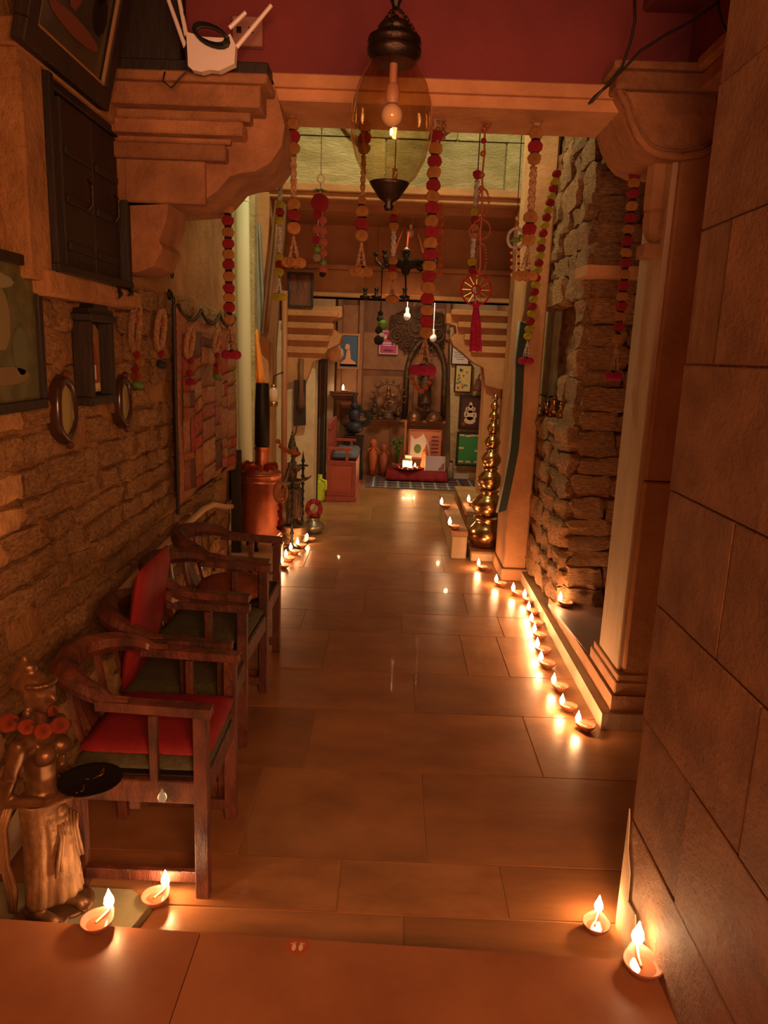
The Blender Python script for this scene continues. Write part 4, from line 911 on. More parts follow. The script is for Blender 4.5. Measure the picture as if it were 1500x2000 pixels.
garland('slanting garland of small yellow and crimson poms in front of the right column', 5.05, [(1090, 330), (1083, 354), (1077, 385), (1070, 415), (1064, 440), (1058, 470), (1055, 500), (1050, 527), (1044, 570), (1038, 613), (1031, 656), (1027, 710)],
    [(('C', 'Y')[k % 2], y, 8.2) for k, y in enumerate((340, 355, 369, 383, 396, 410, 425, 440, 456, 471, 485, 499, 514, 527, 543, 557, 571, 585, 599, 613, 628, 643))]+[('Y', 656, 8.2), ('wtassel', 665, 697, 6), ('*P', 705, 0, 9, 5, 6.5)], ztop=3.75, collars=False)
garland('crimson and orange garland at the far right, in front of the rubble wall', 3.80, [(1241, 330), (1234, 404), (1225, 470), (1219, 550), (1211, 620), (1205, 665), (1198, 740)],
    [(c, y, 10.5) for c, y in zip('COCOCOCOCOCOCOC', (341, 358, 379, 403, 426, 448, 471, 494, 514, 536, 558, 580, 599, 619, 638))]+[('O', 662, 9.5), ('tassel', 672, 722, 7), ('*P', 735, 0, 9, 4, 9)], ztop=2.68)
# red pom string with a big ball
Y = 4.75; top = atY(627, 312, Y); t = thing('pompom_garland', 'short hanging with a metal ring, one big red ball and two strings of salmon poms', 'garland', (top.x, Y, 3.75), group='pompom garlands hanging in the passage')
L = lambda x, y: atY(x, y, Y)-t.location
bm = B(); tube(bm, [(0, 0, 0), L(627, 341)], .003, 5); tube(bm, [L(627, 356), L(625, 385)], .004, 5); tube(bm, [L(622, 400), L(620, 505)], .0028, 5); tube(bm, [L(629, 400), L(632, 535)], .0028, 5); finish('thread', bm, M_braid, t)
bm = B(); cc = L(627, 349); n = 18; tube(bm, [cc+Vector((.021*math.cos(2*PI*k/n), 0, .023*math.sin(2*PI*k/n))) for k in range(n)], .005, 6, closed=True); finish('ring', bm, M_cream, t, smooth=True)
bm = B()
for k in range(6): a = k*PI/3; ball(bm, L(625, 372)+Vector((.022*math.cos(a), .022*math.sin(a), .0)), .018, (1.2, .6, .3), rot=Matrix.Rotation(a, 3, 'Z'))
finish('leaves', bm, M_leaf, t, smooth=True)
pom(t, M_pr, atY(625, 397, Y), PX(16, Y))
for (x, y, r, k) in ((621, 420, 8.5, 'C'), (630, 430, 8, 'S'), (619, 448, 8, 'S'), (630, 451, 8, 'S'), (618, 469, 7.5, 'C'), (631, 473, 8, 'S'), (620, 487, 7, 'L'), (632, 494, 7, 'S'), (619, 503, 7.5, 'W'), (632, 514, 6, 'L'), (631, 526, 8, 'S'), (630, 535, 6, 'K')): pom(t, PM[k], atY(x, y, Y), PX(r, Y))
# court wire that carries the slim garlands
bm = B()
for y in (4.3, 4.6, 4.7, 5.05): tube(bm, [(-1.5, y, 3.755), (0, y, 3.75), (1.45, y, 3.755)], .002, 6)
tag(finish('court_wires', bm, M_iron), 'thin taut wires across the open court above the slim garlands', 'wire')

# ---- glass lantern
Y = 2.72; cc = atY(764, 262, Y); s = Y/1420.
t = thing('glass_lantern', 'big egg shaped glass lantern with dark metal fittings hanging in the middle', 'lantern', (cc.x, Y, cc.z))
gz = lambda y: (262-y)*s*1.02
prof = [(PX(30, Y), gz(345)), (PX(47, Y), gz(330)), (PX(62, Y), gz(302)), (PX(71, Y), gz(270)), (PX(73, Y), gz(245)), (PX(70, Y), gz(215)), (PX(60, Y), gz(183)), (PX(47, Y), gz(160)), (PX(39, Y), gz(148)), (PX(38, Y), gz(143))]
bm = B(); lathe(bm, prof, seg=48, cap=False); finish('glass', bm, M_glass, t, smooth=True)
bm = B(); lathe(bm, [(.001, gz(388)), (PX(7, Y), gz(386)), (PX(9, Y), gz(380)), (PX(6, Y), gz(374)), (PX(19, Y), gz(366)), (PX(24, Y), gz(358)), (PX(33, Y), gz(346)), (PX(36, Y), gz(341)), (PX(30, Y), gz(340)), (.0, gz(342))], seg=32); finish('bottom_cup', bm, M_lanmetal, t, smooth=True)
bm = B(); lathe(bm, [(PX(36, Y), gz(152)), (PX(40, Y), gz(146)), (PX(46, Y), gz(141)), (PX(47, Y), gz(130)), (PX(42, Y), gz(126)), (PX(47, Y), gz(121)), (PX(45, Y), gz(113)), (PX(34, Y), gz(108)), (PX(28, Y), gz(104)), (PX(0, Y), gz(102))], seg=36); finish('collar', bm, M_lanmetal, t, smooth=True)
bm = B(); lathe(bm, [(PX(27, Y), gz(106)), (PX(30, Y), gz(98)), (PX(24, Y), gz(90)), (PX(10, Y), gz(84)), (PX(4, Y), gz(78)), (0, gz(76))], seg=28); finish('smoke_dome', bm, M_lanmetal, t, smooth=True)
for k in range(3):
    a = 2*PI*k/3+.4; bm = B(); R1 = PX(44, Y)
    pts = [Vector((R1*math.cos(a), R1*math.sin(a), gz(124))), Vector((R1*.9*math.cos(a), R1*.9*math.sin(a), gz(98))), Vector((R1*.3*math.cos(a), R1*.3*math.sin(a), gz(72))), Vector((0, 0, gz(66)))]
    for p, q in zip(pts, pts[1:]):
        n = 5
        for i in range(n): 
            m_ = p.lerp(q, (i+.5)/n); d = (q-p)/n*.62; tube(bm, [m_-d, m_+d], .004+.0015*(i % 2), 6)
    o = finish('chain', bm, M_lanmetal, t, smooth=True); o['kind'] = 'stuff'
bm = B(); lathe(bm, [(PX(5, Y), gz(69)), (PX(8, Y), gz(60)), (PX(14, Y), gz(48)), (PX(20, Y), gz(36)), (PX(20, Y), gz(33)), (PX(8, Y), gz(31)), (0, gz(31))], seg=24); finish('ceiling_cup', bm, M_lanmetal, t, smooth='auto')
bm = B(); tube(bm, [(0, 0, gz(32)), (0, 0, 3.55-cc.z)], .0035, 6); finish('cord', bm, M_cable, t)
bm = B(); lathe(bm, [(PX(7, Y), gz(150)), (PX(7, Y), gz(182)), (PX(11, Y), gz(186)), (PX(13, Y), gz(204)), (PX(10, Y), gz(214)), (0, gz(214))], seg=20); finish('lamp_holder', bm, mat('holder_pinkish', (.40, .20, .16), .5), t, smooth='auto')
bm = B(); ball(bm, (0, 0, gz(232)), PX(19, Y), (1, 1, 1), 3); finish('bulb', bm, M_bulb, t, smooth=True)

# ---- router, socket box, cables at upper left
Y = 3.2; c = atY(412, 105, Y); t = thing('wifi_router', 'white wireless router with stick antennas and a coil of black cable, upper left', 'router', c)
P = lambda x, y, d=0: Vector((atY(x, y, Y).x-c.x, d, atY(x, y, Y).z-c.z))
bm = B(); poly = [(366, 66), (400, 76), (440, 78), (452, 70), (462, 92), (460, 128), (430, 142), (412, 140), (395, 144), (378, 140), (370, 132), (368, 95)]
prism(bm, [(P(x, y).x, P(x, y).z) for x, y in poly], 'y', -.02, .02); finish('housing', bm, M_white, t)
for (a, b) in (((326, -8), (362, 92)), ((346, -20), (364, 70)), ((480, 24), (448, 55)), ((530, 10), (462, 92))):
    bm = B(); tube(bm, [P(*b), P(*a)], [.009, .0075], 8); finish('antenna', bm, M_white, t, smooth='auto')
bm = B(); pts = []
for k in range(64):
    a = 2*PI*k/16; q = P(412+32*math.cos(a)+k*.15, 72+17*math.sin(a)+11*math.cos(a)+(k//16)*3, -.03-.004*(k//16)); pts.append(q)
tube(bm, pts, .0065, 6); finish('cable_coil', bm, M_cable, t, smooth=True)
bm = B(); tube(bm, [P(366, 80, .0), P(364, 100, -.01), P(368, 132, -.01), P(374, 140, 0)], .005, 6); tube(bm, [P(360, 20), P(356, 55), P(362, 95), P(372, 132), P(352, 152), P(335, 172), P(318, 158), P(322, 140)], .0035, 6); finish('cable', bm, M_cable, t, smooth=True)
p = atY(482, 57, 3.5); t = thing('socket_box', 'small pinkish socket box on the maroon wall behind the router', 'socket', (p.x, 3.55, p.z))
bm = B(); bx(bm, -.065, .065, -.04, 0, -.06, .055, .004); finish('box', bm, mat('pink_plastic', (.34, .15, .12), .5), t)
for k in (-1, 1): bm = B(); bx(bm, -.02+k*.025, k*.025, -.044, -.04, -.012, .012); finish('socket_hole', bm, M_iron, t)
# black board put where the recess above the bracket is dark, plus a ledge
bm = B(); a = atY(228, 142, 3.4); bx(bm, -1.3, atY(352, 0, 3.45).x, 3.44, 3.54, 2.93, 3.5, .004); bx(bm, -1.3, atY(525, 132, 3.4).x, 3.38, 3.54, 2.905, 2.955, .004)
tag(finish('dark_recess_panel', bm, M_black), 'black panel for the dark recess on top of the left bracket, with a ledge', 'shelf')
# cables at upper right
for i, pts in enumerate(([(1239, -20), (1240, 40), (1232, 80), (1215, 130), (1190, 165), (1160, 190), (1150, 203)], [(1420, -20), (1395, 10), (1350, 42), (1300, 68), (1250, 100), (1218, 135), (1180, 172), (1155, 200)], [(1402, -20), (1403, 20), (1412, 50), (1420, 64)])):
    bm = B(); tube(bm, [atY(x, y, 2.98 if i != 0 else 3.0) for x, y in pts], .0055, 6)
    tag(finish('cable', bm, M_cable, smooth=True), 'black cable crossing the cap of the right bracket, the %s' % ('upper straight one', 'long diagonal one', 'short one at the far right')[i], 'cable', 'black cables at the upper right')
for pts, lb in (([(625, 180), (650, 215), (680, 258), (712, 285)], 'left diagonal conduit on the green lit wall behind the lantern'), ([(938, 185), (925, 205), (890, 240), (860, 262)], 'right diagonal conduit on the green lit wall behind the lantern')):
    bm = B(); tube(bm, [atY(x, y, 7.28) for x, y in pts], .018, 8); tag(finish('wall_conduit', bm, M_wood2, smooth=True), lb, 'pipe', 'diagonal conduits on the back wall')
bm = B(); a = atY(1121, 190, 6.9); b = atY(1118, 430, 6.9); tube(bm, [(1.245, 6.6, a.z+.3), (1.245, 6.6, b.z)], .010, 6); tag(finish('wall_cable', bm, M_iron), 'thin dark cable running down the green lit right wall', 'cable')

# ---- right side: step blocks, brass pots, banner, niche brass
def blk(name, label, x0, x1, y0, y1, z0, z1, m=M_pale):
    t = thing(name, label, 'stone block', ((x0+x1)/2, (y0+y1)/2, z0)); hx = (x1-x0)/2; hy = (y1-y0)/2; H = z1-z0
    bm = B(); bx(bm, -hx, hx, -hy, hy, 0, H*.82, .008); finish('body', bm, m, t)
    bm = B(); bx(bm, -hx-.006, hx+.006, -hy-.006, hy+.006, H*.82, H, .006); finish('top_slab', bm, M_dress, t); return t
zA = atY(881, 1037, 6.5).z; xA = atZ(880, 1090, 0).x; xA2 = atY(922, 1037, 6.5).x
blk('step_block', 'long low stone step block carrying two oil lamps, left of the brass pots', xA, xA2-.04, 6.5, 8.3, 0, zA)
zB = atY(914, 946, 8.9).z; pB = atY(912, 946, 8.9)
blk('step_block', 'taller stone step block behind the stacked brass pots', xA2+.03, 1.08, 7.3, 8.75, 0, max(.25, zB), M_dress)
diya(Vector(atZ(888, 1034, zA))+Vector((0, 0, .002)), 2.9, 'lit oil lamp on the near end of the low step block', 'oil lamps on the step blocks', 1.1)
diya(Vector(atZ(867, 993, zA))+Vector((.02, 0, .002)), 2.9, 'lit oil lamp on the far end of the low step block', 'oil lamps on the step blocks', 1.1)
diya(Vector((xA2+.12, 7.6, max(.25, zB)+.002)), 2.9, 'lit oil lamp on the taller step block behind the brass pots', 'oil lamps on the step blocks', 1.1)
Yp = 6.62; cx = atY(950, 1040, Yp).x
zb0 = atY(950, 1068, Yp).z
blk('pot_block', 'small squared stone block under the stacked brass pots', cx-.15, cx+.08, 6.44, 6.80, 0, zb0, M_pale)
ys = [(1068, 1010, 37, 'wide open'), (1010, 957, 32, 'large round'), (957, 913, 24, 'round'), (913, 876, 19, 'round'), (876, 847, 15, 'small'), (847, 822, 12, 'small'), (822, 801, 10, 'tiny'), (801, 783, 8, 'tiny'), (783, 768, 6, 'topmost tiny')]
for i, (y0, y1, r, lb) in enumerate(ys):
    z0 = atY(955, y0, Yp).z; z1 = atY(955, y1, Yp).z-.001; R_ = PX(r, Yp); h = z1-z0
    t = thing('brass_pot', '%s brass pot, %s' % (lb, 'at the bottom of the stack by the right column' if i == 0 else '%s from the bottom of the stack by the right column' % ORD[i]), 'pot', (cx, Yp, z0), group='stacked brass pots')
    bm = B()
    if i == 0: lathe(bm, [(R_*.45, 0), (R_*.8, h*.12), (R_*1.0, h*.36), (R_*1.02, h*.52), (R_*.8, h*.70), (R_*.62, h*.84), (R_*.60, h*.9), (R_*.74, h*.99), (R_*.70, h), (R_*.5, h*.9), (0, h*.88)], seg=36)
    else: lathe(bm, [(R_*.4, 0), (R_*.75, h*.10), (R_, h*.38), (R_*.98, h*.55), (R_*.7, h*.76), (R_*.5, h*.85), (R_*.5, h*.9), (R_*.62, h*.98), (R_*.58, h), (R_*.4, h*.93), (0, h*.92)], seg=32)
    finish('body', bm, M_brass, t, smooth=True)
    bm = B(); tube(bm, [(R_*.99*math.cos(2*PI*k/30), R_*.99*math.sin(2*PI*k/30), h*.46) for k in range(30)], .003, 5, closed=True); finish('band', bm, M_brass, t, smooth=True)
Y = 5.84; c = atY(988, 996, Y); t = thing('rolled_banner', 'long dark green furled cloth with a grey edge leaning against the right column', 'banner', c)
Q = lambda x, y: (atY(x, y, Y).x-c.x, atY(x, y, Y).z-c.z)
Lp = [(1016, 628), (1007, 700), (1003, 800), (996, 880), (985, 940), (972, 1000)]; Rp = [(1042, 640), (1024, 690), (1019, 800), (1012, 880), (1000, 940), (988, 995)]
bm = B(); prism(bm, [Q(*p) for p in Lp]+[Q(*p) for p in Rp[::-1]], 'y', -.03, .055); finish('cloth', bm, M_dkgreen, t)
bm = B(); tube(bm, [Vector((Q(x-2, y)[0], -.02, Q(x-2, y)[1])) for x, y in Lp], .011, 8); finish('edge_roll', bm, M_greycl, t, smooth=True)
bm = B(); prism(bm, [Q(*p) for p in ((1030, 540), (1045, 545), (1044, 600), (1036, 625), (1018, 628), (1024, 600))], 'y', -.04, -.01); finish('top_fold', bm, M_wood2, t)
for k, (x, y, r, kd, lb) in enumerate(((1035, 772, 9, 'pot', 'small round brass pot with a spout, left of the brass group in the wall niche'), (1052, 790, 10, 'pot', 'squat brass bowl in the middle of the wall niche'), (1068, 778, 7, 'pot', 'small brass vase at the right of the wall niche'))):
    z0 = 1.346; Yn = 5.48+.0*k; p = atY(x, 800, 5.62); R_ = PX(r, 5.6); t = thing('brass_vessel', lb, 'vessel', (1.235+.012*k, 5.98-.19*k, z0), group='brass vessels in the wall niche')
    bm = B(); hh = .12+.03*(k % 2)
    lathe(bm, [(R_*.6, 0), (R_, hh*.25), (R_*1.1, hh*.45), (R_*.6, hh*.7), (R_*.4, hh*.8), (R_*.7, hh*.95), (R_*.6, hh), (0, hh*.9)], seg=20); finish('body', bm, M_brass, t, smooth=True)
    bm = B(); tube(bm, [(-R_*.9, 0, hh*.4), (-R_*1.6, 0, hh*.55), (-R_*1.8, 0, hh*.85)], [.010, .008, .006], 7); finish('spout', bm, M_brass, t, smooth=True)
    bm = B(); ball(bm, (0, 0, hh+.012), R_*.4); ball(bm, (0, 0, hh+.04), R_*.2); finish('lid_knob', bm, M_brass, t, smooth=True)
# footprints sticker on the landing
p = atZ(581, 1849, .1285); t = thing('footprint_sticker', 'small red and white sticker of two footprints on the landing edge', 'sticker', p)
bm = B(); prism(bm, ell(0, 0, .034, .030, 16), 'z', 0, .0006); finish('ground', bm, mat('sticker_red', (.42, .10, .05), .7), t)
for s in (-1, 1):
    bm = B(); prism(bm, ell(s*.010, -.003, .0065, .013, 10), 'z', .0006, .0012); finish('foot_mark', bm, M_cream, t)
    bm = B()
    for k in range(4): prism(bm, ell(s*(.006+.004*k), .014-.0012*k, .0018, .0022, 6), 'z', .0006, .0012)
    o = finish('toe_marks', bm, M_cream, t); o['kind'] = 'stuff'

# ================================================================== SHRINE ROOM
def XZ(x, y, Y): p = atY(x, y, Y); return p.x, p.z
def ff(name, label, cat, x0, y0, x1, y1, Y, m, inner, fw=2.5, depth=.03, group=None):
    """framed thing facing the camera, given by its photo corners at distance Y"""
    a = atY(x0, y1, Y); b = atY(x1, y0, Y); cx_ = (a.x+b.x)/2; hw = (b.x-a.x)/2; H = b.z-a.z; f = PX(fw, Y)
    t = thing(name, label, cat, (cx_, Y, a.z), group=group)
    bm = B(); bx(bm, -hw, hw, -depth, 0, 0, f, .003); bx(bm, -hw, hw, -depth, 0, H-f, H, .003); bx(bm, -hw, -hw+f, -depth, 0, f, H-f, .003); bx(bm, hw-f, hw, -depth, 0, f, H-f, .003); finish('frame', bm, m, t)
    bm = B(); bx(bm, -hw+f*.8, hw-f*.8, -depth*.4, 0, f*.8, H-f*.8); finish('picture', bm, inner, t)
    return t, hw, H
def sh(t, poly, m, d=-.014, name='motif', th=.004):
    bm = B(); prism(bm, poly, 'y', d-th, d); return finish(name, bm, m, t)
YW = 11.38
# wooden altar backdrop with panels, posts, ledge
a = atY(657, 935, 11.32); b = atY(876, 588, 11.32); CABX = a.x; LZ = atY(790, 818, 11.17).z
t = thing('altar_cabinet', 'tall brown wooden altar cabinet filling the end of the shrine room', 'cabinet', ((a.x+b.x)/2, 11.32, 0)); hw = (b.x-a.x)/2; H = b.z
bm = B(); bx(bm, -hw, hw, .02, .06, 0, H); finish('back_board', bm, M_wood2, t)
for x in (-1, -.60, 1, .38): bm = B(); bx(bm, x*hw-.035, x*hw+.035, -.05, .02, 0, H, .008); finish('post', bm, mat('altar_wood', (.34, .17, .08), .6, col2=(.24, .11, .05), scale=5, bump=.15), t)
for (x0, x1, z0, z1) in ((-.56, .34, LZ+.08, LZ+.62), (-.56, .34, LZ+.70, LZ+1.25), (-.96, -.64, LZ+.1, H-.1), (.42, .96, LZ+.1, H-.1), (-.56, .0, .12, LZ-.14), (.04, .96, .12, LZ-.14)):
    bm = B(); bx(bm, x0*hw, x1*hw, -.005, .02, z0, z1, .012); finish('panel', bm, MATS['altar_wood'], t)
bm = B(); bx(bm, -.62*hw-.05, hw+.04, -.32, .02, LZ-.045, LZ, .008); bx(bm, -.62*hw-.03, hw+.02, -.28, .02, LZ-.09, LZ-.045, .006); finish('ledge', bm, MATS['altar_wood'], t)
bm = B(); bx(bm, -.62*hw-.02, hw+.01, -.24, .015, 0, LZ-.09, .006); finish('base', bm, MATS['altar_wood'], t)
bm = B(); bx(bm, .0, .05, -.255, -.24, .02, LZ-.1, .004); finish('stile', bm, M_wood2, t)
YL = 11.08; LZ2 = LZ+.001
# crowned idol with arch
cx_, _z = XZ(828, 815, YL)
t = thing('idol_arch', 'tall dark horseshoe arch framing the idol on the altar ledge', 'arch', (cx_, YL+.06, LZ2)); hh = XZ(828, 655, YL)[1]-LZ2; R_ = PX(37, YL)
bm = B(); pts = [(-R_*1.0, 0, 0), (-R_*.98, 0, hh*.35)]+[(-R_*.98*math.cos(PI*k/12), 0, hh*.5+hh*.45*math.sin(PI*k/12)) for k in range(13)]+[(R_*.98, 0, hh*.35), (R_*1.0, 0, 0)]
tube(bm, pts, [.04]*len(pts), 8)
for k, p in enumerate(pts[2:-2]): ball(bm, p, .05, sub=1)
ball(bm, (0, 0, hh*.98), .07)
finish('arch', bm, M_bronze2, t, smooth=True)
for x in (-.5, .5): bm = B(); lathe(bm, [(.12, 0), (.13, .03), (.10, .08), (.07, .13), (.0, .15)], (x*R_, -.14, 0), 16); finish('pedestal', bm, M_bronze, t, smooth=True)
figure('crowned_idol', 'crowned idol under the dark arch in the centre of the altar', (cx_, YL-.04, LZ2+.15), -PI/2, 1.02, M_bronze2, M_bronze2, crown=True, vox=.011, plate=False)['category'] = 'idol'
neck_garland('string of small orange flowers on the crowned altar idol', [(803, 737, 5, 0), (808, 748, 5, -.02), (815, 757, 5, -.03), (823, 764, 5.5, -.05), (832, 757, 5, -.04), (838, 748, 5, -.03), (843, 738, 5, 0)], YL-.20, M_mari)
# crest above the arch
cx2, cz2 = XZ(815, 660, 11.22); t = thing('carved_crest', 'dark carved crest of three peaks above the altar arch', 'carving', (cx2, 11.22, cz2))
random.seed(9); bm = B()
for (x, z, r) in ((-.30, .02, .12), (0, .14, .17), (.30, .06, .14), (-.14, -.10, .10), (.14, -.08, .10), (-.28, .24, .10), (.30, .27, .10), (0, .35, .10), (-.15, .30, .07), (.15, .30, .07), (0, -.10, .10), (.30, -.14, .09)):
    sg = random.choice((-1, 1)); pts = []
    for k in range(22): aa = sg*k*.62+r*9; rr = r*(1-.042*k); pts.append((x+rr*math.cos(aa), -.01-.001*k, z+rr*math.sin(aa)))
    tube(bm, pts, [r*.13*(1-.02*k) for k in range(22)], 5)
    for k in range(7): aa = k*2*PI/7+x; tube(bm, [(x+r*.95*math.cos(aa), -.01, z+r*.95*math.sin(aa)), (x+r*1.28*math.cos(aa+.15), -.015, z+r*1.28*math.sin(aa+.15))], [r*.16, r*.03], 5)
prism(bm, [(-.42, -.02), (-.32, -.10), (-.2, -.16), (0, -.2), (.2, -.18), (.4, -.1), (.42, .3), (.2, .42), (0, .46), (-.2, .4), (-.4, .3)], 'y', .01, .03)
finish('carving', bm, mat('carved_brown', (.20, .11, .06), .6, col2=(.09, .045, .025), scale=14, bump=.5), t, smooth=True)
# ring idol on the left of the ledge
cx_, _ = XZ(757, 815, YL); t = thing('ring_idol', 'small bronze dancing idol inside a flaming ring on the left of the altar ledge', 'idol', (cx_, YL, LZ2))
bm = B(); lathe(bm, [(.15, 0), (.16, .03), (.12, .06), (.14, .09), (.0, .10)], seg=20); finish('pedestal', bm, M_bronze2, t, smooth=True)
bm = B(); n = 28; tube(bm, [(.20*math.cos(2*PI*k/n), 0, .31+.21*math.sin(2*PI*k/n)) for k in range(n)], .016, 7, closed=True)
finish('ring', bm, M_bronze, t, smooth=True)
for k in range(16):
    aa = 2*PI*k/16+.1; bm = B(); d = Vector((math.cos(aa), 0, math.sin(aa))); c0 = Vector((0, 0, .31)); tube(bm, [c0+d*.21, c0+d*.25, c0+d*.285], [.018, .014, .002], 6); finish('flame_point', bm, M_bronze, t, smooth=True)
bm = B(); C = lambda a, b, r1, r2: capsule(bm, a, b, r1, r2, 8)
C((0, 0, .27), (0, 0, .36), .035, .045); ball(bm, (0, 0, .43), .035); ball(bm, (0, 0, .47), .022); C((0, 0, .26), (-.05, -.01, .18), .032, .024); C((-.05, -.01, .18), (.0, 0, .10), .022, .016); C((0, 0, .26), (.09, -.02, .24), .03, .022); C((.09, -.02, .24), (.02, -.04, .19), .02, .012)
for s in (-1, 1): C((s*.03, 0, .38), (s*.10, -.01, .34), .016, .013); C((s*.10, -.01, .34), (s*.16, 0, .40), .013, .010); C((s*.03, 0, .38), (s*.08, -.02, .30), .014, .011); C((s*.08, -.02, .30), (s*.02+.05, -.05, .31), .011, .009)
o = finish('figure', bm, M_bronze, t); md = o.modifiers.new('r', 'REMESH'); md.mode = 'VOXEL'; md.voxel_size = .008; md.use_smooth_shade = True
for k, (x, hh_, lb) in enumerate(((733, .34, 'tall dark bronze figurine at the left end of the altar ledge'), (742, .20, 'short dark bronze figurine beside the ring idol'), (775, .26, 'small dark bronze figurine between the ring idol and the arch'))):
    px_, _ = XZ(x-(2, 0, -2)[k], 815, YL-.1); t = thing('small_figurine', lb, 'figurine', (px_, YL-.16, LZ2), group='small figurines on the altar ledge')
    bm = B(); lathe(bm, [(.05, 0), (.055, .02), (.03, .04), (.0, .04)], seg=12); finish('pedestal', bm, M_bronze2, t, smooth=True)
    bm = B(); s = hh_/.34; ball(bm, (0, 0, .12*s), .05*s, (1, .8, 1.3)); ball(bm, (0, 0, .20*s), .042*s, (1, .7, 1)); ball(bm, (0, 0, .27*s), .028*s); ball(bm, (0, 0, .31*s), .018*s)
    for q in (-1, 1): capsule(bm, (q*.04*s, 0, .22*s), (q*.065*s, -.02, .14*s), .014*s, .011*s, 8)
    finish('figure', bm, M_bronze2, t, smooth=True)
# pictures
t, hw, H = ff('framed_poster', 'pink printed poster in a white frame on the altar backdrop', 'poster', 740, 647, 778, 691, 11.26, M_paper, M_pink, 1.6)
for (x, z, w_, h_, m) in ((0, .45*H, .7, .05, M_paper), (0, .36*H, .6, .04, M_paper)): sh(t, [(-hw*w_, z), (hw*w_, z), (hw*w_, z+h_*H), (-hw*w_, z+h_*H)], m)
for k in range(5): sh(t, ell(-.1+.05*k, H*(.68+.06*(k % 2)), .022, .03, 10), M_cream if k % 2 else M_ppk)
sh(t, ell(0, .16*H, hw*.55, .05*H, 12), mat('dark_magenta', (.2, .02, .12), .8))
t, hw, H = ff('framed_painting', 'gilt framed painting with a blue ground and a seated pink figure, left of the altar', 'painting', 659, 652, 704, 720, 10.82, M_gilt, M_blue, 4)
sh(t, [(-hw*.75, .09*H), (hw*.75, .09*H), (hw*.6, .2*H), (hw*.2, .28*H), (.1*hw, .55*H), (-.15*hw, .55*H), (-.3*hw, .28*H), (-hw*.7, .18*H)], M_skin); sh(t, ell(-.02, .62*H, .035, .045, 12), M_skin); sh(t, [(-hw*.85, .08*H), (hw*.85, .08*H), (hw*.85, .14*H), (-hw*.85, .14*H)], mat('painted_maroon', (.10, .03, .04), .8))
t, hw, H = ff('framed_certificate', 'white certificate with lines of text in a black frame, topmost on the right', 'certificate', 880, 660, 919, 712, 11.12, M_iron, M_paper, 2)
for k, w_ in enumerate((.3, .55, .7, .62, .7, .4)): sh(t, [(-hw*w_, H*(.62-.085*k)), (hw*w_, H*(.62-.085*k)), (hw*w_, H*(.645-.085*k)), (-hw*w_, H*(.645-.085*k))], mat('ink_grey', (.25, .26, .30), .8), name='text_line')
t, hw, H = ff('framed_print', 'yellow floral print in a dark frame below the certificate', 'print', 886, 712, 923, 766, 11.12, M_iron, mat('faded_yellow', (.62, .52, .22), .7), 2.2)
random.seed(4)
for k in range(22): sh(t, ell(random.uniform(-.7, .7)*hw, random.uniform(.12, .85)*H, .014, .018, 7), random.choice([M_leaf, M_rust, mat('teal', (.1, .25, .18), .8), M_skin]))
t, hw, H = ff('framed_relief', 'dark framed picture of a cream seated deity, above the green board', 'picture', 894, 773, 943, 838, 11.12, M_black, mat('dark_plum', (.06, .02, .025), .4), 4)
for poly in (ell(0, .27*H, .085, .055, 14), ell(0, .42*H, .065, .075, 14), ell(.0, .60*H, .05, .06, 12), ell(0, .72*H, .025, .045, 10), ell(-.07, .45*H, .022, .05, 8), ell(.075, .42*H, .022, .05, 8), ell(-.055, .6*H, .02, .03, 8), ell(.055, .6*H, .02, .03, 8)): sh(t, poly, M_cream)
sh(t, ell(-.09, .17*H, .028, .03, 8), M_rust)
t, hw, H = ff('notice_board', 'green felt notice board with small pale labels, lowest on the right', 'board', 889, 845, 948, 909, 11.12, M_black, M_green_b, 3.5)
for (x, z) in ((-.68, .88), (-.25, .86), (.1, .88), (.5, .88), (-.68, .50), (.45, .43), (-.68, .1), (-.15, .1), (.45, .1)): sh(t, [(hw*x-.03, H*z), (hw*x+.045, H*z), (hw*x+.045, H*z+.028), (hw*x-.03, H*z+.028)], M_cream, name='paper_label')
bm = B(); prism(bm, [XZ(x, y, 11.32) for x, y in ((878, 640), (950, 640), (950, 940), (878, 940))], 'y', 11.17, 11.37); o = struct('wall_pier', bm, M_green, label='pale pier with the pictures right of the altar')
t = thing('wall_bell', 'dark iron bell on a curved wall bracket beside the yellow print', 'bell', atY(933, 764, 11.02))
bm = B(); s = PX(1, 11.02); lathe(bm, [(11*s, 0), (10*s, 5*s), (6*s, 14*s), (4*s, 22*s), (0, 24*s)], (0, 0, 0), 16); finish('bell', bm, M_wood, t, smooth=True)
bm = B(); tube(bm, [(0, 0, 23*s), (1*s, .0, 30*s), (8*s, 0, 35*s), (16*s, 0, 36*s), (20*s, 0, 46*s)], .012, 7); finish('bracket', bm, M_wood, t, smooth=True)
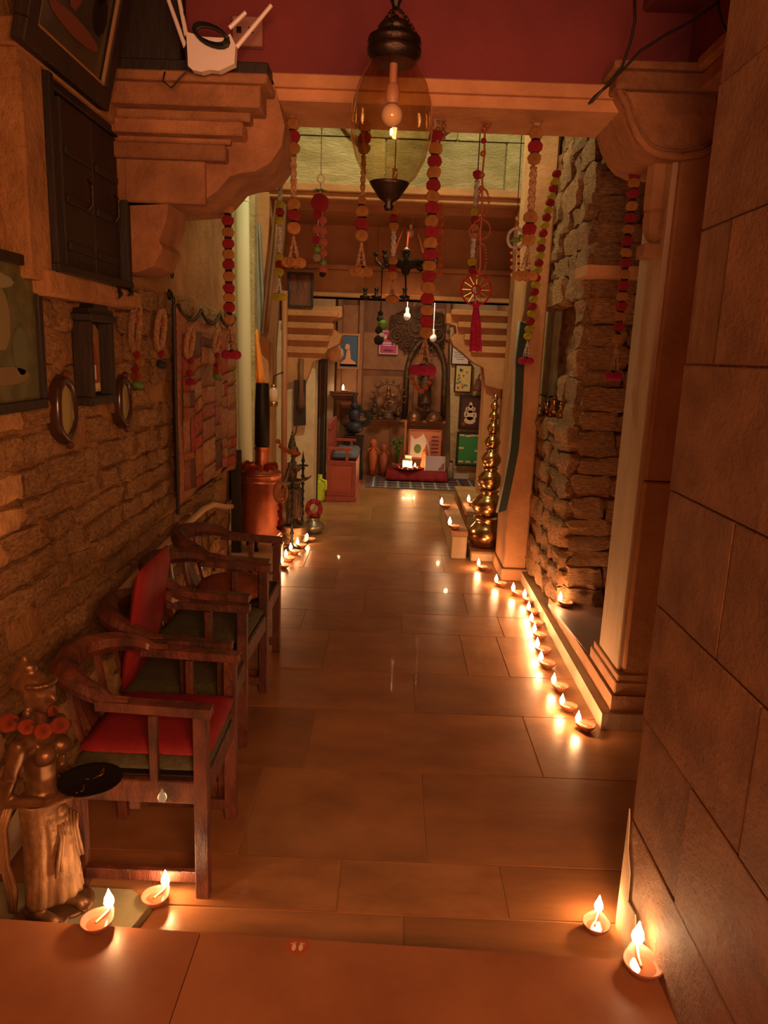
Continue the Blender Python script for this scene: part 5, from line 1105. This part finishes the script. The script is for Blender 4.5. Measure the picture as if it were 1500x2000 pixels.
# pottery, table, glow
for k, (x, y0, y1, r, lb) in enumerate(((727, 858, 925, 8.5, 'orange clay figure with a round head at the left of the altar foot'), (748, 868, 925, 9, 'brown clay urn with side lugs next to the orange clay figure'))):
    p = atY(x, 925, 10.87); Ht = atY(x, y0, 10.87).z-.012; t = thing('clay_urn', lb, 'urn', (p.x, 10.96, .012)); R_ = PX(r, 10.87); m = mat('clay_orange', (.62, .17, .06), .6) if k == 0 else mat('clay_brown', (.40, .12, .05), .6)
    bm = B(); lathe(bm, [(R_*.6, 0), (R_*.75, Ht*.2), (R_, Ht*.45), (R_*.9, Ht*.62), (R_*.4, Ht*.72), (R_*.4, Ht*.76), (R_*.85, Ht*.86), (R_*.7, Ht*.97), (0, Ht)], seg=20); finish('body', bm, m, t, smooth=True)
    for s in (-1, 1): bm = B(); tube(bm, [(s*R_*.85, 0, Ht*.62), (s*R_*1.3, 0, Ht*.68), (s*R_*.4, 0, Ht*.76)], .015, 6); finish('lug', bm, m, t, smooth=True)
ta, tb = atZ(757, 938, 0), atZ(868, 938, 0); Yt = 10.57; x0, z1 = XZ(762, 917, Yt); x1, _ = XZ(866, 917, Yt)
t = thing('low_table', 'low altar table under a bright red cloth', 'table', ((x0+x1)/2, Yt+.12, .0)); hw = (x1-x0)/2
bm = B(); bx(bm, -hw+.03, hw-.03, -.15, .15, .05, z1-.012); finish('table_body', bm, M_wood2, t)
for sx in (-1, 1):
    for sy in (-1, 1): bm = B(); bx(bm, sx*(hw-.06)-.02, sx*(hw-.06)+.02, sy*.12-.02, sy*.12+.02, .013, .06); finish('leg', bm, M_wood2, t)
c = thing('red_cloth', 'bright red cloth draped over the low altar table', 'cloth', ((x0+x1)/2, Yt+.12, z1-.012))
bm = B()
def clo(u, v):
    x = (u-.5)*2*(hw+.05); y = -.24+.40*v; d = max(0, -.16-y)/.08; zz = .006-d*(z1-.04)*1.0
    return Vector((x, -.165 if y < -.165 else y, zz)) if d <= 0 else Vector((x*(1+.04*d), -.165-.05*d+.012*math.sin(u*40)*d, .006-d*(z1-.035)))
grid(bm, clo, 48, 14); o = finish('drape', bm, M_red, c, smooth=True); s_ = o.modifiers.new('t', 'SOLIDIFY'); s_.thickness = .008
px_, _ = XZ(797, 905, Yt); t = thing('offering_tray', 'round metal tray crowded with glowing offerings on the red cloth', 'tray', (px_, Yt+.08, z1+.006))
bm = B(); lathe(bm, [(0, 0), (.15, .0), (.20, .015), (.205, .025), (.19, .02), (.14, .008), (0, .008)], seg=28); finish('tray', bm, M_bronze, t, smooth=True)
bm = B(); bx(bm, -.08, .06, -.03, .08, .01, .13, .006); finish('white_box', bm, M_paper, t)
bm = B(); bx(bm, -.05, .05, .0, .06, .13, .20, .006); finish('small_box', bm, M_cream, t)
for k in range(7): pom(t, (M_mari, M_ppk, M_po)[k % 3], t.location+Vector((.15*math.cos(k*.9), .10*math.sin(k*.9)-.02, .03)), .022, 'flower')
for k, (dx, dy) in enumerate(((-.04, -.10), (.03, -.12), (.10, -.08))):
    f = diya(Vector((px_+dx, Yt+.08+dy, z1+.016)), 1.5, 'little oil lamp burning on the offering tray, %s of three' % ('left', 'middle', 'right')[k], 'oil lamps on the offering tray', .9)
px_, _ = XZ(836, 905, Yt); t = thing('small_idol', 'small orange idol beside the offering tray', 'idol', (XZ(822, 905, Yt)[0]+.06, Yt+.22, z1+.006))
bm = B(); lathe(bm, [(.05, 0), (.06, .03), (.05, .10), (.035, .16), (.045, .21), (.03, .26), (0, .29)], seg=16); finish('body', bm, mat('clay_orange', (.62, .17, .06), .6), t, smooth=True)
bm = B(); ball(bm, (0, -.03, .2), .02); finish('face', bm, M_skin, t, smooth=True)
t = thing('lilac_board', 'pale lilac board leaning on the right end of the low altar table', 'board', (XZ(849, 922, Yt)[0], Yt-.02, z1+.004)); s = PX(1, Yt)
bm = B(); bx(bm, -20*s, 20*s, -.01, .01, 0, 29*s, .006); finish('board', bm, mat('lilac_paper', (.55, .42, .50), .8), t)
bm = B(); prism(bm, [(6*s, 2*s), (17*s, 2*s), (18*s, 16*s), (13*s, 14*s), (11*s, 8*s), (7*s, 6*s)], 'y', -.014, -.010); finish('red_mark', bm, mat('mark_brown', (.3, .10, .08), .8), t)
t.rotation_euler = (-.15, 0, 0)
t, hw, H = ff('arch_picture', 'reddish picture of a white arch with a small robed figure, leaning behind the table', 'picture', 796, 840, 863, 895, 10.94, mat('brick_frame', (.42, .14, .08), .7), mat('brick_picture', (.50, .22, .14), .8), 2)
sh(t, [(-hw*.85, .05*H), (hw*.35, .05*H), (hw*.3, .4*H), (.15*hw, .62*H), (0, .75*H), (-.1*hw, .86*H), (-.3*hw, .75*H), (-.6*hw, .66*H), (-.85*hw, .8*H)], M_paper)
sh(t, [(-.05*hw, .08*H), (.3*hw, .08*H), (.2*hw, .4*H), (.12*hw, .55*H), (.02*hw, .4*H)], mat('clay_orange', (0, 0, 0)), d=-.018); sh(t, ell(.12*hw, .62*H, .02, .025, 9), M_skin, d=-.018); sh(t, ell(-.42*hw, .34*H, .055, .07, 10), M_leaf, d=-.018)
for k in range(6): sh(t, [(hw*.4, H*(.1+.13*k)), (hw*.85, H*(.1+.13*k)), (hw*.85, H*(.13+.13*k)), (hw*.4, H*(.13+.13*k))], M_red, d=-.014)
p = atZ(781, 938, 0); t = thing('potted_plant', 'small leafy plant in a pot left of the offering tray', 'plant', (XZ(776, 905, 10.77)[0]+.0, 10.9, .012))
bm = B(); lathe(bm, [(.05, 0), (.08, .12), (.085, .2), (.075, .2), (.0, .18)], seg=16); finish('pot', bm, M_clay, t, smooth=True)
random.seed(2)
for k in range(16):
    aa = k*2.4; h_ = random.uniform(.2, .42); r_ = random.uniform(.03, .11); bm = B(); e = Vector((r_*math.cos(aa), r_*math.sin(aa)*.6, .2+h_))
    tube(bm, [(0, 0, .18), (e.x*.4, e.y*.4, .2+h_*.6), e], [.004, .004, .003], 5); ball(bm, e, .028, (1.2, .5, .8), sub=1, rot=Matrix.Rotation(aa, 3, 'Z')); finish('leaf', bm, M_leaf, t, smooth=True)
bm = B(); a = atY(793, 820, 10.87); tube(bm, [a, Vector((a.x-.01, 10.87, .0))], .018, 8); tag(finish('wooden_rod', bm, mat('rod_red', (.50, .18, .08), .6), smooth=True), 'reddish wooden rod standing upright behind the offering tray', 'rod')
# rug with stripes
pa = atZ(712, 958, 0); pb = atZ(938, 962, 0); pc = atZ(735, 928, 0)
t = thing('striped_rug', 'grey and maroon patterned rug in front of the altar', 'rug', (0, 0, .004)); t.location = ((pa.x+pb.x)/2, 10.40, .004); hw = (pb.x-pa.x)/2
bm = B(); bx(bm, -hw, hw, -.45, .45, 0, .006); finish('rug_body', bm, M_bluegrey, t)
ml = [mat('rug_maroon', (.20, .05, .05), .95), mat('rug_white', (.42, .40, .38), .95), mat('rug_dark', (.06, .05, .07), .95)]
for k in range(26):
    bm = B(); x = -hw+.03+k*(2*hw-.06)/26; bx(bm, x, x+.028, -.43, .43, .006, .009); finish('stripe', bm, ml[k % 3], t)
for k in range(12):
    bm = B(); y = -.41+k*.07; prism(bm, [(-hw+.14, y), (hw-.2, y+.01), (hw-.25, y+.022), (-hw+.2, y+.014)], 'z', .009, .0105); finish('stripe', bm, ml[(k+1) % 3], t)
for (x, y, m, r, h_, nm, lb) in ((879, 922, mat('clear_bottle', (.35, .30, .24), .1, spec=.8), .05, .24, 'glass_bottle', 'small clear glass bottle standing on the rug by the right pier'), (945, 870, M_iron, .03, .12, 'small_vase', 'small dark vase beside the green board')):
    p = atZ(x, 935, 0) if y > 900 else Vector((0, 0, 0))
    if y < 900: continue
    t = thing(nm, lb, 'bottle', (p.x, 10.92, .012)); bm = B(); lathe(bm, [(r*.9, 0), (r, .01), (r, h_*.6), (r*.4, h_*.8), (r*.4, h_)], seg=16); finish('glass', bm, m, t, smooth=True); bm = B(); lathe(bm, [(r*.45, h_), (r*.45, h_+.02), (0, h_+.02)], seg=12); finish('cap', bm, M_iron, t)
p = atZ(898, 933, 0); t = thing('white_box', 'flat white box on the floor below the green board', 'box', (p.x, 10.92, .014)); bm = B(); bx(bm, -.11, .11, -.04, .04, 0, .06, .004); finish('box', bm, M_paper, t); bm = B(); bx(bm, -.113, .113, -.043, .043, .06, .068, .002); finish('lid', bm, M_paper, t)
# bench
p0 = atZ(637, 978, 0); p1 = atZ(694, 978, 0); zs_ = atY(640, 905, p0.y).z; W_ = p1.x-p0.x; Lb = 1.0
t = thing('red_bench', 'red painted wooden settle with a grey cushion at the left of the shrine room', 'bench', ((p0.x+p1.x)/2, p0.y+Lb/2, 0)); hw = W_/2; hl = Lb/2; z1_ = atY(640, 900, p0.y).z
bm = B(); bx(bm, -hw, hw, -hl, hl, .05, z1_, .006); finish('box_seat', bm, M_redpaint, t)
bm = B(); bx(bm, -hw-.015, hw+.015, -hl-.015, hl+.015, 0, .06, .006); finish('skirting', bm, M_redpaint, t)
for (a_, b_, c_, d_) in ((-hw, hw, .07, .12), (-hw, hw, z1_-.05, z1_), (-hw, -hw+.05, .12, z1_-.05), (hw-.05, hw, .12, z1_-.05)): bm = B(); bx(bm, a_, b_, -hl-.012, -hl, c_, d_, .003); finish('panel_moulding', bm, M_redpaint, t)
za = atY(640, 878, p0.y).z
for y in (-hl+.02, hl-.02):
    for x in (-hw+.02, hw*.35): bm = B(); bx(bm, x-.018, x+.018, y-.018, y+.018, z1_, za, .003); finish('arm_post', bm, M_redpaint, t)
    bm = B(); bx(bm, -hw, hw*.7, y-.022, y+.022, za-.005, za+.03, .004); finish('armrest', bm, M_redpaint, t)
zb_ = atY(640, 822, p0.y+.3).z
bm = B(); bx(bm, -hw, -hw+.035, -hl, hl, z1_, z1_+.1, .004); bx(bm, -hw, -hw+.035, -hl, hl, zb_-.08, zb_, .004); finish('back_rails', bm, M_redpaint, t)
for k in range(8): bm = B(); y = -hl+.05+k*(Lb-.1)/7; bx(bm, -hw+.005, -hw+.03, y-.03, y+.03, z1_+.1, zb_-.08, .003); finish('back_slat', bm, M_redpaint, t)
o = add_cushion(t, 'cushion', M_bluegrey, (.03, 0, z1_+.045), (W_*.9, Lb*.9, .10))
p = atZ(623, 981, 0); t = thing('jerry_can', 'lime green plastic can with a side handle on the floor beside the bench', 'can', (p.x, p.y+.05, 0)); Hc = atY(622, 932, p.y).z
bm = B(); box(bm, (0, 0, Hc*.45), (.13, .10, Hc*.9), None, .03); box(bm, (0, 0, Hc*.93), (.06, .06, Hc*.12), None, .012); finish('body', bm, M_lime, t, smooth='auto')
bm = B(); tube(bm, [(.02, -.04, Hc*.9), (.075, -.04, Hc*.85), (.08, -.04, Hc*.55), (.055, -.04, Hc*.45)], .016, 8); finish('handle', bm, M_lime, t, smooth=True)
bm = B(); lathe(bm, [(.03, 0), (.03, .03), (0, .03)], (0, 0, Hc*.98), 12); finish('cap', bm, M_lime, t)
# shelf with a lamp on the left of the altar, dark figurine, sockets
xs_, zs2 = XZ(672, 768, 10.92); t = thing('wall_shelf', 'small carved wall shelf with a lit lamp, left of the altar', 'shelf', (xs_, 11.02, zs2-.10))
bm = B(); bx(bm, -.2, .2, -.14, .1, .06, .10, .006); bx(bm, -.17, .17, -.10, .1, .02, .06, .006); bx(bm, -.12, .12, -.06, .1, -.03, .02, .006); finish('shelf', bm, M_wood2, t)
bm = B(); bx(bm, -.21, .21, -.15, -.13, .10, .125, .003); finish('rail', bm, M_wood2, t)
bm = B(); bx(bm, -1.28, CABX-.06, 11.12, 11.46, 0, 2.72); struct('wall_pier', bm, M_whitish, label='plastered wall left of the altar cabinet')
diya(Vector((xs_, 10.97, zs2+.002)), 2.0, 'oil lamp burning on the wall shelf left of the altar', 'oil lamp on the shelf', 1.2)
pf = XZ(690, 875, 10.52); t = thing('dark_figurine', 'dark bluish seated figurine with leafy surround behind the bench', 'figurine', (pf[0], 10.67, .62))
bm = B(); ball(bm, (0, 0, .12), .12, (1.1, .8, .8)); ball(bm, (0, 0, .28), .09, (1, .7, 1.2)); ball(bm, (-.01, 0, .43), .055); capsule(bm, (-.01, 0, .46), (-.02, 0, .60), .04, .012); finish('body', bm, mat('figurine_blue', (.025, .035, .055), .5), t, smooth=True)
random.seed(8)
for k in range(14): bm = B(); aa = random.uniform(-.4, PI+.4); r_ = random.uniform(.12, .22); ball(bm, (r_*math.cos(aa), .03, .2+r_*math.sin(aa)), .045, (1.2, .3, .7), sub=1, rot=Matrix.Rotation(aa, 3, 'Y')); finish('leaf', bm, M_dkgreen, t)
bm = B(); bx(bm, -.14, .14, -.10, .12, -.62, 0, .01); finish('stand', bm, M_black, t)
for x, y, lb in ((697, 808, 'white wall socket plate right of the dark figurine'), ): 
    q = XZ(x, y, 11.1); t = thing('socket_plate', lb, 'socket', (q[0], 11.11, q[1])); bm = B(); bx(bm, -.07, .07, -.02, 0, -.055, .055, .004); finish('plate', bm, M_paper, t)
    for k in (-1, 1): bm = B(); bx(bm, k*.03-.012, k*.03+.012, -.024, -.02, -.012, .012); finish('switch', bm, M_white, t)
# hanging lamps and bulbs in the porch
Y = 7.72; top = atY(803, 400, Y); t = thing('hanging_oil_lamp', 'dark metal hanging lamp with branching arms on three chains under the porch', 'hanging lamp', (top.x, Y, 3.1)); L = lambda x, y: atY(x, y, Y)-t.location
bm = B(); tube(bm, [(0, 0, 0), L(803, 402)], .008, 6); finish('rod', bm, M_iron, t)
for e in ((768, 500), (793, 505), (828, 498)): bm = B(); tube(bm, [L(803, 400), L(*e)], .009, 6); finish('chain', bm, M_bead, t)
bm = B(); c0 = L(793, 515); lathe(bm, [(0, -.12), (.03, -.10), (.05, -.05), (.20, -.01), (.22, .02), (.18, .01), (.04, .0), (.03, .08), (.05, .12), (.0, .16)], c0, 18); finish('bowl', bm, M_iron, t, smooth=True)
for k in range(8):
    aa = 2*PI*k/8; bm = B(); d = Vector((math.cos(aa), math.sin(aa), 0)); tube(bm, [c0+d*.1, c0+d*.22+Vector((0, 0, -.05)), c0+d*.30+Vector((0, 0, .02)), c0+d*.30+Vector((0, 0, .06))], .012, 6); ball(bm, c0+d*.30+Vector((0, 0, .08)), .03, (1, 1, .7), sub=1); finish('arm', bm, M_iron, t, smooth=True)
bm = B(); tube(bm, [c0+Vector((0, 0, -.1)), L(793, 580)], .009, 6); ball(bm, L(793, 585), .035, (1, 1, .6)); finish('drop', bm, M_iron, t, smooth=True)
for k, (x, y, yb, lb) in enumerate(((713, 565, 600, 'small dark hanging hook cup, left of three under the porch beam'), (735, 565, 600, 'small dark hanging hook cup, middle of three under the porch beam'), (790, 575, 600, 'small dark hanging hook cup, right of three under the porch beam'))):
    q = atY(x, 580, 8.14); t = thing('hanging_cup', lb, 'hook', (q.x, 8.14, q.z), group='hook cups under the porch beam'); bm = B(); lathe(bm, [(0, -.03), (.05, -.01), (.06, .01), (.02, .02), (.015, .06), (.03, .08), (0, .10)], seg=12); finish('cup', bm, M_iron, t, smooth=True)
    bm = B(); tube(bm, [(0, 0, .1), (0, 0, 3.1-q.z)], .004, 5); finish('cord', bm, M_bead, t)
for k, (x, y, Yb, zt_, lb) in enumerate(((801, 455, 8.1, 3.1, 'unlit round bulb hanging beside the porch lamp chains'), (795, 618, 9.4, 2.75, 'white bulb on a short holder above the altar'), (846, 660, 9.6, 2.75, 'white bulb on a short holder right of the altar crest'))):
    q = atY(x, y, Yb); t = thing('hanging_bulb', lb, 'bulb', (q.x, Yb, q.z), group='hanging bulbs')
    bm = B(); ball(bm, (0, 0, 0), .045, (1, 1, 1.1), 2); finish('bulb', bm, M_bulb if k == 0 else M_bulbw, t, smooth=True)
    bm = B(); lathe(bm, [(.022, .04), (.02, .10), (.0, .11)], seg=12); finish('holder', bm, M_paper, t); bm = B(); tube(bm, [(0, 0, .1), (0, 0, zt_-q.z)], .005, 5); finish('cord', bm, M_paper, t)
q = atY(744, 600, 8.3); t = thing('bell_string', 'hanging string of dark green and black balls in front of the pink poster', 'hanging', (q.x, 8.22, 2.72)); L = lambda x, y: atY(x, y, 8.22)-t.location
bm = B(); tube(bm, [(0, 0, 0), L(742, 665)], .006, 5); finish('cord', bm, M_iron, t)
for (x, y, r, m) in ((743, 612, 5, M_pd), (742, 622, 6, M_dkgreen), (748, 634, 9, M_leaf), (740, 645, 7, M_pd), (745, 655, 6, M_braid), (740, 664, 9, M_pd)): pom(t, m, atY(x, y, 8.22), PX(r, 8.22), 'ball')

# ================================================================== PORCH LEFT SIDE
def slab(name, label, cat, pts, Y, th, m, part='body'):
    c = atY(pts[0][0], pts[0][1], Y); t = thing(name, label, cat, c); bm = B(); prism(bm, [(atY(x, y, Y).x-c.x, atY(x, y, Y).z-c.z) for x, y in pts], 'y', -th/2, th/2); finish(part, bm, m, t); return t
t = slab('leaning_plank', 'dark warped plank leaning inside the left of the porch frame', 'plank', [(538, 392), (560, 400), (556, 470), (548, 560), (540, 680), (512, 650), (520, 560), (530, 470)], 7.15, .06, M_wood2)
bm = B(); c = t.location; tube(bm, [atY(x, y, 7.1)-c for x, y in ((545, 400), (538, 480), (528, 570), (520, 650))], .02, 6); finish('ridge', bm, M_wood2, t, smooth=True)
t = thing('hanging_cloth', 'greyish white cloth hanging just right of the cream plastic pipe', 'cloth', atY(506, 400, 7.19)); c = t.location
bm = B(); tl, tr_, bl, br_ = [atY(*p, 7.19)-c for p in ((496, 430), (508, 440), (498, 680), (519, 640))]
grid(bm, lambda u, v: tl.lerp(tr_, u).lerp(bl.lerp(br_, u), v)+Vector((0, .02*math.sin(u*12), 0)), 16, 8); o = finish('cloth', bm, M_greycl, t, smooth=True); s_ = o.modifiers.new('t', 'SOLIDIFY'); s_.thickness = .01
t = thing('orange_pennant', 'orange cloth pennant hanging above the black sleeve', 'cloth', atY(506, 640, 7.13)); c = t.location
tl, tr_, bl, br_ = [atY(*p, 7.13)-c for p in ((497, 640), (504, 645), (498, 752), (518, 752))]
bm = B(); grid(bm, lambda u, v: tl.lerp(tr_, u).lerp(bl.lerp(br_, u), v)+Vector((0, .015*math.sin(u*9), 0)), 14, 6); o = finish('cloth', bm, M_orangecl, t, smooth=True); s_ = o.modifiers.new('t', 'SOLIDIFY'); s_.thickness = .01
bm = B(); tube(bm, [tl+Vector((0, .01, .25)), tl], .006, 6); finish('cord', bm, M_thread, t)
a = atY(556, 590, 7.15); b = atY(556, 830, 7.15); bm = B(); tube(bm, [Vector((a.x, 7.15, a.z+.1)), Vector((b.x, 7.15, 0))], .028, 12)
tag(finish('brown_pipe', bm, mat('brown_pipe_paint', (.34, .13, .06), .5), smooth=True), 'straight brown vertical pipe at the left of the porch opening', 'pipe')
t = slab('carved_board', 'dark wooden board with a hanging paddle on the pale pier', 'board', [(575, 742), (597, 742), (597, 830), (574, 832)], 8.2, .05, M_black)
c = t.location; bm = B(); tube(bm, [atY(588, 700, 8.14)-c, atY(588, 760, 8.14)-c, atY(588, 790, 8.14)-c, atY(588, 800, 8.14)-c], [.03, .025, .05, .02], 8); finish('paddle', bm, M_wood2, t, smooth=True)
bm = B(); tube(bm, [atY(580, 830, 8.15)-c, atY(578, 845, 8.15)-c, atY(570, 858, 8.15)-c], .008, 6); finish('cord', bm, M_thread, t)
bm = B(); p = atY(611, 700, 9.1); q = atY(636, 880, 9.1); bx(bm, p.x, q.x, 9.1, 9.18, 0, p.z, .006); d = struct('door_1', bm, M_black, label='dark wooden door left of the shrine room')
for k in range(3): bm = B(); xx = p.x+.03+k*(q.x-p.x)/3; bx(bm, xx, xx+.015, 9.085, 9.1, .05, p.z-.05, .002); finish('rib', bm, M_wood2, d)
t = thing('slatted_rack', 'dark slatted rack beside the door, in front of the green can', 'rack', atZ(598, 985, 0)+Vector((-.0, .0, 0)))
for k in range(7): bm = B(); z = .12+.09*k; tube(bm, [(-.13, .0, z-.02), (.12, -.02, z+.16)], .010, 6); finish('slat', bm, M_wood2, t)
for x in (-.13, .12): bm = B(); bx(bm, x-.012, x+.012, -.015, .015, 0, .9, .003); finish('post', bm, M_black, t)
t, hw, H = ff('framed_picture', 'dark square picture frame standing on the ledge of the inner beam', 'picture', 561, 533, 613, 600, 8.15, M_black, M_wood, 4)
t = thing('hurricane_lamp', 'small glass oil lamp hanging from the brown pipe bracket', 'lamp', atY(534, 768, 7.0)); 
bm = B(); lathe(bm, [(.03, -.08), (.045, -.06), (.05, -.01), (.035, .04), (.02, .06)], seg=16, cap=False); finish('glass', bm, M_bulb, t, smooth=True)
bm = B(); lathe(bm, [(.04, -.12), (.045, -.08), (.0, -.08)], seg=14); lathe(bm, [(.0, .09), (.025, .08), (.035, .06), (.02, .055)], seg=14, cap=False); finish('base', bm, M_brass, t, smooth=True)
bm = B(); tube(bm, [(0, 0, .09), (0.01, 0, .16), Vector((atY(556, 700, 7.15).x, 7.15, t.location.z+.2))-t.location], .006, 6); finish('bracket', bm, M_iron, t)

q = atY(654, 690, 8.7); t = thing('hanging_clay_pot', 'pale clay pot hanging from a cord in front of the blue painting', 'pot', (q.x, 8.75, q.z))
bm = B(); lathe(bm, [(.02, -.10), (.07, -.08), (.10, -.02), (.09, .04), (.05, .08), (.06, .10), (.045, .10)], seg=20); finish('pot', bm, M_skin, t, smooth=True)
bm = B(); tube(bm, [(0, 0, .1), (0, 0, 2.75-q.z)], .005, 5); tube(bm, [(-.05, 0, .10), (0, 0, .2), (.05, 0, .10)], .004, 5); finish('cord', bm, M_thread, t)
for k in range(5): bm = B(); aa = k*1.3; ball(bm, (.05*math.cos(aa), .03*math.sin(aa), .13+.02*(k % 2)), .035, (1.2, .6, .8), sub=1); finish('leaf', bm, M_leaf if k % 2 else M_dkgreen, t, smooth=True)
